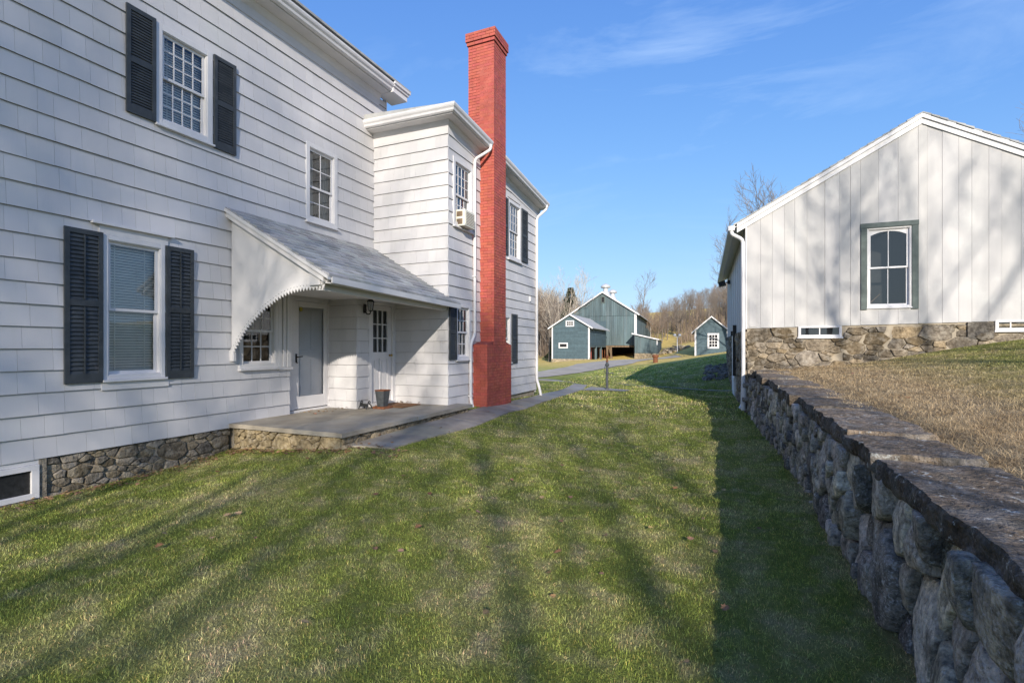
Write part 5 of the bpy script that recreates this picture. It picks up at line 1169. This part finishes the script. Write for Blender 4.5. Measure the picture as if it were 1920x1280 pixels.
# the wood
r = random.Random(44); WG = {0: ('bare trees of the wood left of the teal hay shed', 'brown bare tree in the wood to the left of the hay shed'), 1: ('bare trees of the wood between the barn and the tool shed', 'brown bare tree in the wood between the big barn and the tool shed'), 2: ('bare trees of the wood behind the tool shed', 'brown bare tree in the wood behind the tool shed')}
def topline(px):      # skyline of the wood in the photo
    return np.interp(px, [985, 1012, 1040, 1075, 1110, 1160, 1195, 1215, 1235, 1262, 1300, 1340, 1380, 1500], [548, 545, 556, 565, 570, 575, 562, 576, 580, 556, 545, 532, 520, 515])
cnt = 0
for i in range(292):
    px = r.uniform(985, 1400) if i < 235 else r.uniform(985, 1125); t_ = r.uniform(76, 118)
    if 1105 < px < 1190 and r.random() < .7: continue
    x, y = at(px, t_); g0 = gz(x, y); zt = 1.6 + (651 - topline(px)) / 930 * t_; H_ = (zt - g0) * r.uniform(.80, 1.0) * (.9 + .1 * (t_ > 95)); gi = 0 if px < 1150 else (1 if px < 1290 else 2)
    s_ = max(.4, H_ / 9.6); tree('w%d' % r.randrange(5), x, y, s_, r.uniform(0, 6.28), WG[gi][1], WG[gi][0]); cnt += 1
# undergrowth and saplings at the wood edge: nobody could count the stems
def brush():
    n = 15000; px = nrg.uniform(960, 1420, n); tt = nrg.uniform(72, 118, n); u = (px - 960) / 930; c, s = math.cos(YAW), math.sin(YAW); x = tt * (u * c - s); y = tt * (u * s + c)
    keep = ~((x > -24) & (x < -6.5) & (y < 98)) & ~((x > -9) & (x < -3) & (y < 70)); x, y = x[keep], y[keep]; n = len(x); z = gza(x, y); h = nrg.uniform(.6, 4.2, n) * nrg.uniform(.5, 1, n); w_ = nrg.uniform(.012, .035, n)
    a = nrg.uniform(0, 6.28, n); lx = nrg.normal(0, .22, n) * h; ly = nrg.normal(0, .22, n) * h; dx, dy = np.cos(a) * w_, np.sin(a) * w_
    V = np.empty((n, 5, 3)); V[:, 0] = np.stack([x - dx, y - dy, z - .1], 1); V[:, 1] = np.stack([x + dx, y + dy, z - .1], 1)
    V[:, 2] = np.stack([x + lx * .4 + dx * .7, y + ly * .4 + dy * .7, z + h * .55], 1); V[:, 3] = np.stack([x + lx * .4 - dx * .7, y + ly * .4 - dy * .7, z + h * .55], 1); V[:, 4] = np.stack([x + lx, y + ly, z + h], 1)
    return V
def blades_obj(name, V, tint, mat):
    n = len(V); me = bpy.data.meshes.new(name); me.vertices.add(n * 5); me.vertices.foreach_set('co', V.reshape(-1).astype(np.float32))
    li = (np.arange(n)[:, None] * 5 + np.array([0, 1, 2, 3, 3, 2, 4])).ravel(); me.loops.add(n * 7); me.loops.foreach_set('vertex_index', li.astype(np.int32))
    ls = (np.arange(n)[:, None] * 7 + np.array([0, 4])).ravel(); me.polygons.add(n * 2); me.polygons.foreach_set('loop_start', ls.astype(np.int32)); me.update(calc_edges=True); me.validate()
    a = me.attributes.new('tint', 'FLOAT_COLOR', 'POINT'); cc = np.ones((n, 5, 4), np.float32); cc[:, :, :3] = tint[:, None, :]; a.data.foreach_set('color', cc.ravel())
    me.materials.append(M[mat]); o = bpy.data.objects.new(name, me); COL.objects.link(o); return o
V = brush(); tag(blades_obj('brushwood', V, np.ones((len(V), 3)), 'bark2'), 'tangled brown undergrowth and saplings along the edge of the wood', 'undergrowth', kind='stuff')
# shade trees standing behind the photographer, whose shadows fall on lawn and walls
for i in range(3): tree_proto('h%d' % i, 'bark', seed=400 + i, H=24, nk=(12, 8, 6), levels=4, twig_r=.015, r0=.30, sides=(8, 5, 3, 3), spread=.46, fork=.52)
for i, (key, x, y, s_, rz) in enumerate([('s0', 3.4, -17.5, 1.05, .3), ('h2', 10.6, -21.5, .7, 2.0), ('h0', 8.8, -36.0, 1.0, .5), ('h1', 8.6, -35.0, .96, 2.5), ('h2', 10.5, -38.5, 1.0, 4.4), ('h1', 12.4, -5.8, .62, 1.0), ('h2', 15.6, -7.4, .62, 3.0), ('h0', 10.4, -3.0, .52, 2.2), ('h0', 7.6, -15.6, .52, 2.6), ('h1', 8.8, -14.6, .55, .6)]):
    tree(key, x, y, s_, rz, 'tall bare shade tree standing behind the camera', 'bare shade trees behind the camera', z=0 if x < 8 else .2)

# ------------------------------------------------------------------ grass
def inpoly(x, y, P):
    P = np.array(P); ins = np.zeros(len(x), bool); j = len(P) - 1
    for i in range(len(P)):
        c = ((P[i, 1] > y) != (P[j, 1] > y)) & (x < (P[j, 0] - P[i, 0]) * (y - P[i, 1]) / (P[j, 1] - P[i, 1] + 1e-12) + P[i, 0]); ins ^= c; j = i
    return ins
PATHP = pathL + pathR[::-1]; APR = [(-4.66, 17.2), (-4.7, 18.8), (-3.17, 18.28), (-3.27, 17.52)]
def make_blades(x, y, z, hmin, hmax, wd, leanf, rng):
    n = len(x); a = rng.uniform(0, 6.28, n); h = rng.uniform(hmin, hmax, n); la = rng.uniform(0, 6.28, n); l = rng.gamma(2, leanf / 2, n) * h; lx, ly = np.cos(la) * l, np.sin(la) * l
    h2 = h * np.clip(1 - .25 * (l / h), .35, 1); dx, dy = np.cos(a) * wd, np.sin(a) * wd; V = np.empty((n, 5, 3))
    V[:, 0] = np.stack([x - dx, y - dy, z - .006], 1); V[:, 1] = np.stack([x + dx, y + dy, z - .006], 1)
    V[:, 2] = np.stack([x + lx * .4 + dx * .8, y + ly * .4 + dy * .8, z + h2 * .62], 1); V[:, 3] = np.stack([x + lx * .4 - dx * .8, y + ly * .4 - dy * .8, z + h2 * .62], 1); V[:, 4] = np.stack([x + lx, y + ly, z + h2], 1)
    return V
def blade_tint(n, rng, strawp):
    g = np.clip(rng.lognormal(.02, .42, n), .3, 2.2); T = np.stack([g, g, g], 1); s = rng.random(n) < strawp
    T[s] *= np.array([1.8, 1.3, 1.6]); d = rng.random(n) < .15; T[d] *= .4; return T
VS = []; TS = []
for (x0, x1, y0, y1, dens, wd, h0, h1) in [(-4.6, 1.0, .9, 4.6, 12000, .0013, .010, .029), (-7.2, -4.6, 1.2, 6, 7000, .0017, .010, .032), (-4.6, 1.0, 4.6, 7.5, 6500, .0019, .010, .032), (-5.0, .9, 7.5, 12, 2200, .0030, .012, .035), (-5.4, .9, 12, 20, 500, .007, .025, .055), (-12, .4, 20, 32, 120, .013, .03, .06), (-7.2, -5.0, 9.3, 20, 400, .006, .02, .05)]:
    n = int((x1 - x0) * (y1 - y0) * dens); x = nrg.uniform(x0, x1, n); y = nrg.uniform(y0, y1, n)
    wx = .87 - .045 * np.maximum(0, y - 6.5)
    bad = inpoly(x, y, PATHP) | inpoly(x, y, APR) | ((x < -4.92) & (y > 5.45) & (y < 9.35)) | (x > wx + .02) | ((x < -5.3) & (y > 9) & (y < 14.25)) | (x < -7.19) & (y < 9.5) | ((x > -5.33) & (x < -4.9) & (y > 10) & (y < 11.47))
    dv = (x < -7.0) & (y > 20.5) | (x < -8.5) & (y > 20); bad |= dv
    bad |= (y > 19.6) & (x > .3 - .0 * y) | (y > 13.3) & (x > .45 - .035 * (y - 13.3)) & (y < 24)
    x, y = x[~bad], y[~bad]; z = gza(x, y); cn = np.sin(x * 9 + 3 * np.sin(y * 7.3)) * np.sin(y * 11 + 2.5 * np.sin(x * 6.1)) + .6 * np.sin(x * 23 + y * 5) * np.sin(y * 19 - x * 7); V = make_blades(x, y, z, h0, h1, wd, 1.15, nrg); V[:, 2:, 2] = z[:, None] + (V[:, 2:, 2] - z[:, None]) * (1 + .2 * cn)[:, None]; VS.append(V); TS.append(blade_tint(len(x), nrg, .10) * (1 + .11 * cn)[:, None])
tag(blades_obj('lawn_grass', np.concatenate(VS), np.concatenate(TS), 'blades'), 'short green winter lawn with straw coloured patches between house and stone wall', 'grass', kind='stuff')
VS = []; TS = []
for (x0, x1, y0, y1, dens, wd, h0, h1) in [(1.3, 5.5, 1.2, 5.5, 8000, .0014, .012, .06), (.95, 7.5, 5.5, 9, 3200, .0022, .012, .055), (.8, 8.5, 9, 13.2, 1600, .0034, .012, .05)]:
    n = int((x1 - x0) * (y1 - y0) * dens); x = nrg.uniform(x0, x1, n); y = nrg.uniform(y0, y1, n); k = .5 + .5 * np.sin(x * 2.3 + np.sin(y * 1.9) * 2) * np.sin(y * 1.4 + x)
    wx = .87 - .045 * np.maximum(0, y - 6.5); bad = (x < wx + .43 + .15 * np.sin(y * 4.1) * np.sin(y * 1.7)) | (y > 13.25) & (x > .49); x, y, k = x[~bad], y[~bad], k[~bad]
    V = make_blades(x, y, tz(x, y) + .004, h0, h1, wd, 2.6, nrg); VS.append(V); TS.append(np.repeat(nrg.uniform(.72, 1.3, (len(x), 1)), 3, 1))
tag(blades_obj('dry_grass', np.concatenate(VS), np.concatenate(TS), 'blades'), 'matted tan dead grass on the bank above the stone wall', 'grass', kind='stuff')

# ------------------------------------------------------------------ fallen leaves
def leaf_geo(mb, p, s, a, tilt, r):
    out = [(0, 0), (.25, .32), (.1, .5), (.45, .45), (.55, .8), (.7, .42), (1, .5), (.85, .2), (1.1, 0)]; pts = out + [(x, -y) for x, y in out[::-1][1:-1]]
    ca, sa = math.cos(a), math.sin(a); curl = r.uniform(.2, .6); vs = []
    for (x, y) in pts:
        x -= .5; z = curl * (abs(y) ** 1.3) * .6 + tilt * x + .1; X_, Y_ = x * ca - y * sa, x * sa + y * ca; vs.append((p[0] + X_ * s, p[1] + Y_ * s, p[2] + z * s))
    c = (p[0], p[1], p[2] + .05 * s); n = len(vs); mb.add(vs + [c], [(i, (i + 1) % n, n) for i in range(n)])
r = random.Random(31)
LS_ = [(-4.21, 3.27, 'pale tan fallen leaf, right one of a close pair on the lawn'), (-4.27, 3.21, 'pale tan fallen leaf, left one of a close pair on the lawn'), (-4.16, 2.54, 'dark red-brown fallen leaf on the lawn nearest the left edge'), (-2.43, 3.62, 'rusty brown curled leaf on the lawn in the middle foreground'), (-.51, 5.85, 'orange leaf on the lawn close to the wall shadow edge'),
       (-1.18, 3.63, 'small orange leaf low in the centre of the lawn'), (-5.0, 4.9, 'tan leaf on the lawn below the porch corner'), (-5.9, 4.3, 'brown leaf on the grass near the house foundation')]
for (x, y, lb) in LS_:
    mb = MB(); cc = r.choice([(1.0, .9, .8), (1.3, 1.1, .9), (.8, .6, .5)]) if 'pale' not in lb else (1.9, 2.2, 2.3); mb.tint(*cc); leaf_geo(mb, (x, y, gz(x, y) + .035), .062, r.uniform(0, 6.28), r.uniform(-.3, .4), r); tag(mb.build('fallen_leaf', 'leaf'), lb, 'leaf')
mb = MB()
def litter(n, fx):
    for _ in range(n):
        x, y, z = fx(); g = r.uniform(.6, 1.5); mb.tint(g, g * r.uniform(.85, 1.3), g * r.uniform(.8, 1.3)); leaf_geo(mb, (x, y, z + r.uniform(.008, .03)), r.uniform(.022, .05), r.uniform(0, 6.28), r.uniform(-.5, .5), r)
def f1(): x = r.uniform(-7.1, -4.7); y = 5.42 - abs(r.gauss(0, .12)); return x, y, gz(x, y)
def f2(): y = r.uniform(2.4, 5.4); x = -7.15 + abs(r.gauss(0, .22)); return x, y, gz(x, y)
def f3(): x = r.uniform(-7.15, -6.7); y = r.uniform(6.7, 7.68); return x + .0, y, .40
def f4(): x = r.uniform(-5.2, .3); y = r.uniform(2, 12); return x, y, gz(x, y) + .02
def f5(): x = r.uniform(-6.6, -5.9); y = 8.955 - abs(r.gauss(0, .06)); return x, y, .40
def f6(): x = r.uniform(-4.9, -4.0); y = r.uniform(5.3, 5.8); return x, y, gz(x, y) + .01
def f7(): x = r.uniform(1.5, 5); y = r.uniform(2, 12); return x, y, float(tz(x, y)) + .04
for n, f in ((210, f1), (260, f2), (26, f3), (95, f4), (14, f5), (60, f6), (90, f7)): litter(n, f)
tag(mb.build('leaf_litter', 'leaf'), 'small brown dead leaves gathered along the porch and house foundation', 'leaf litter', kind='stuff')
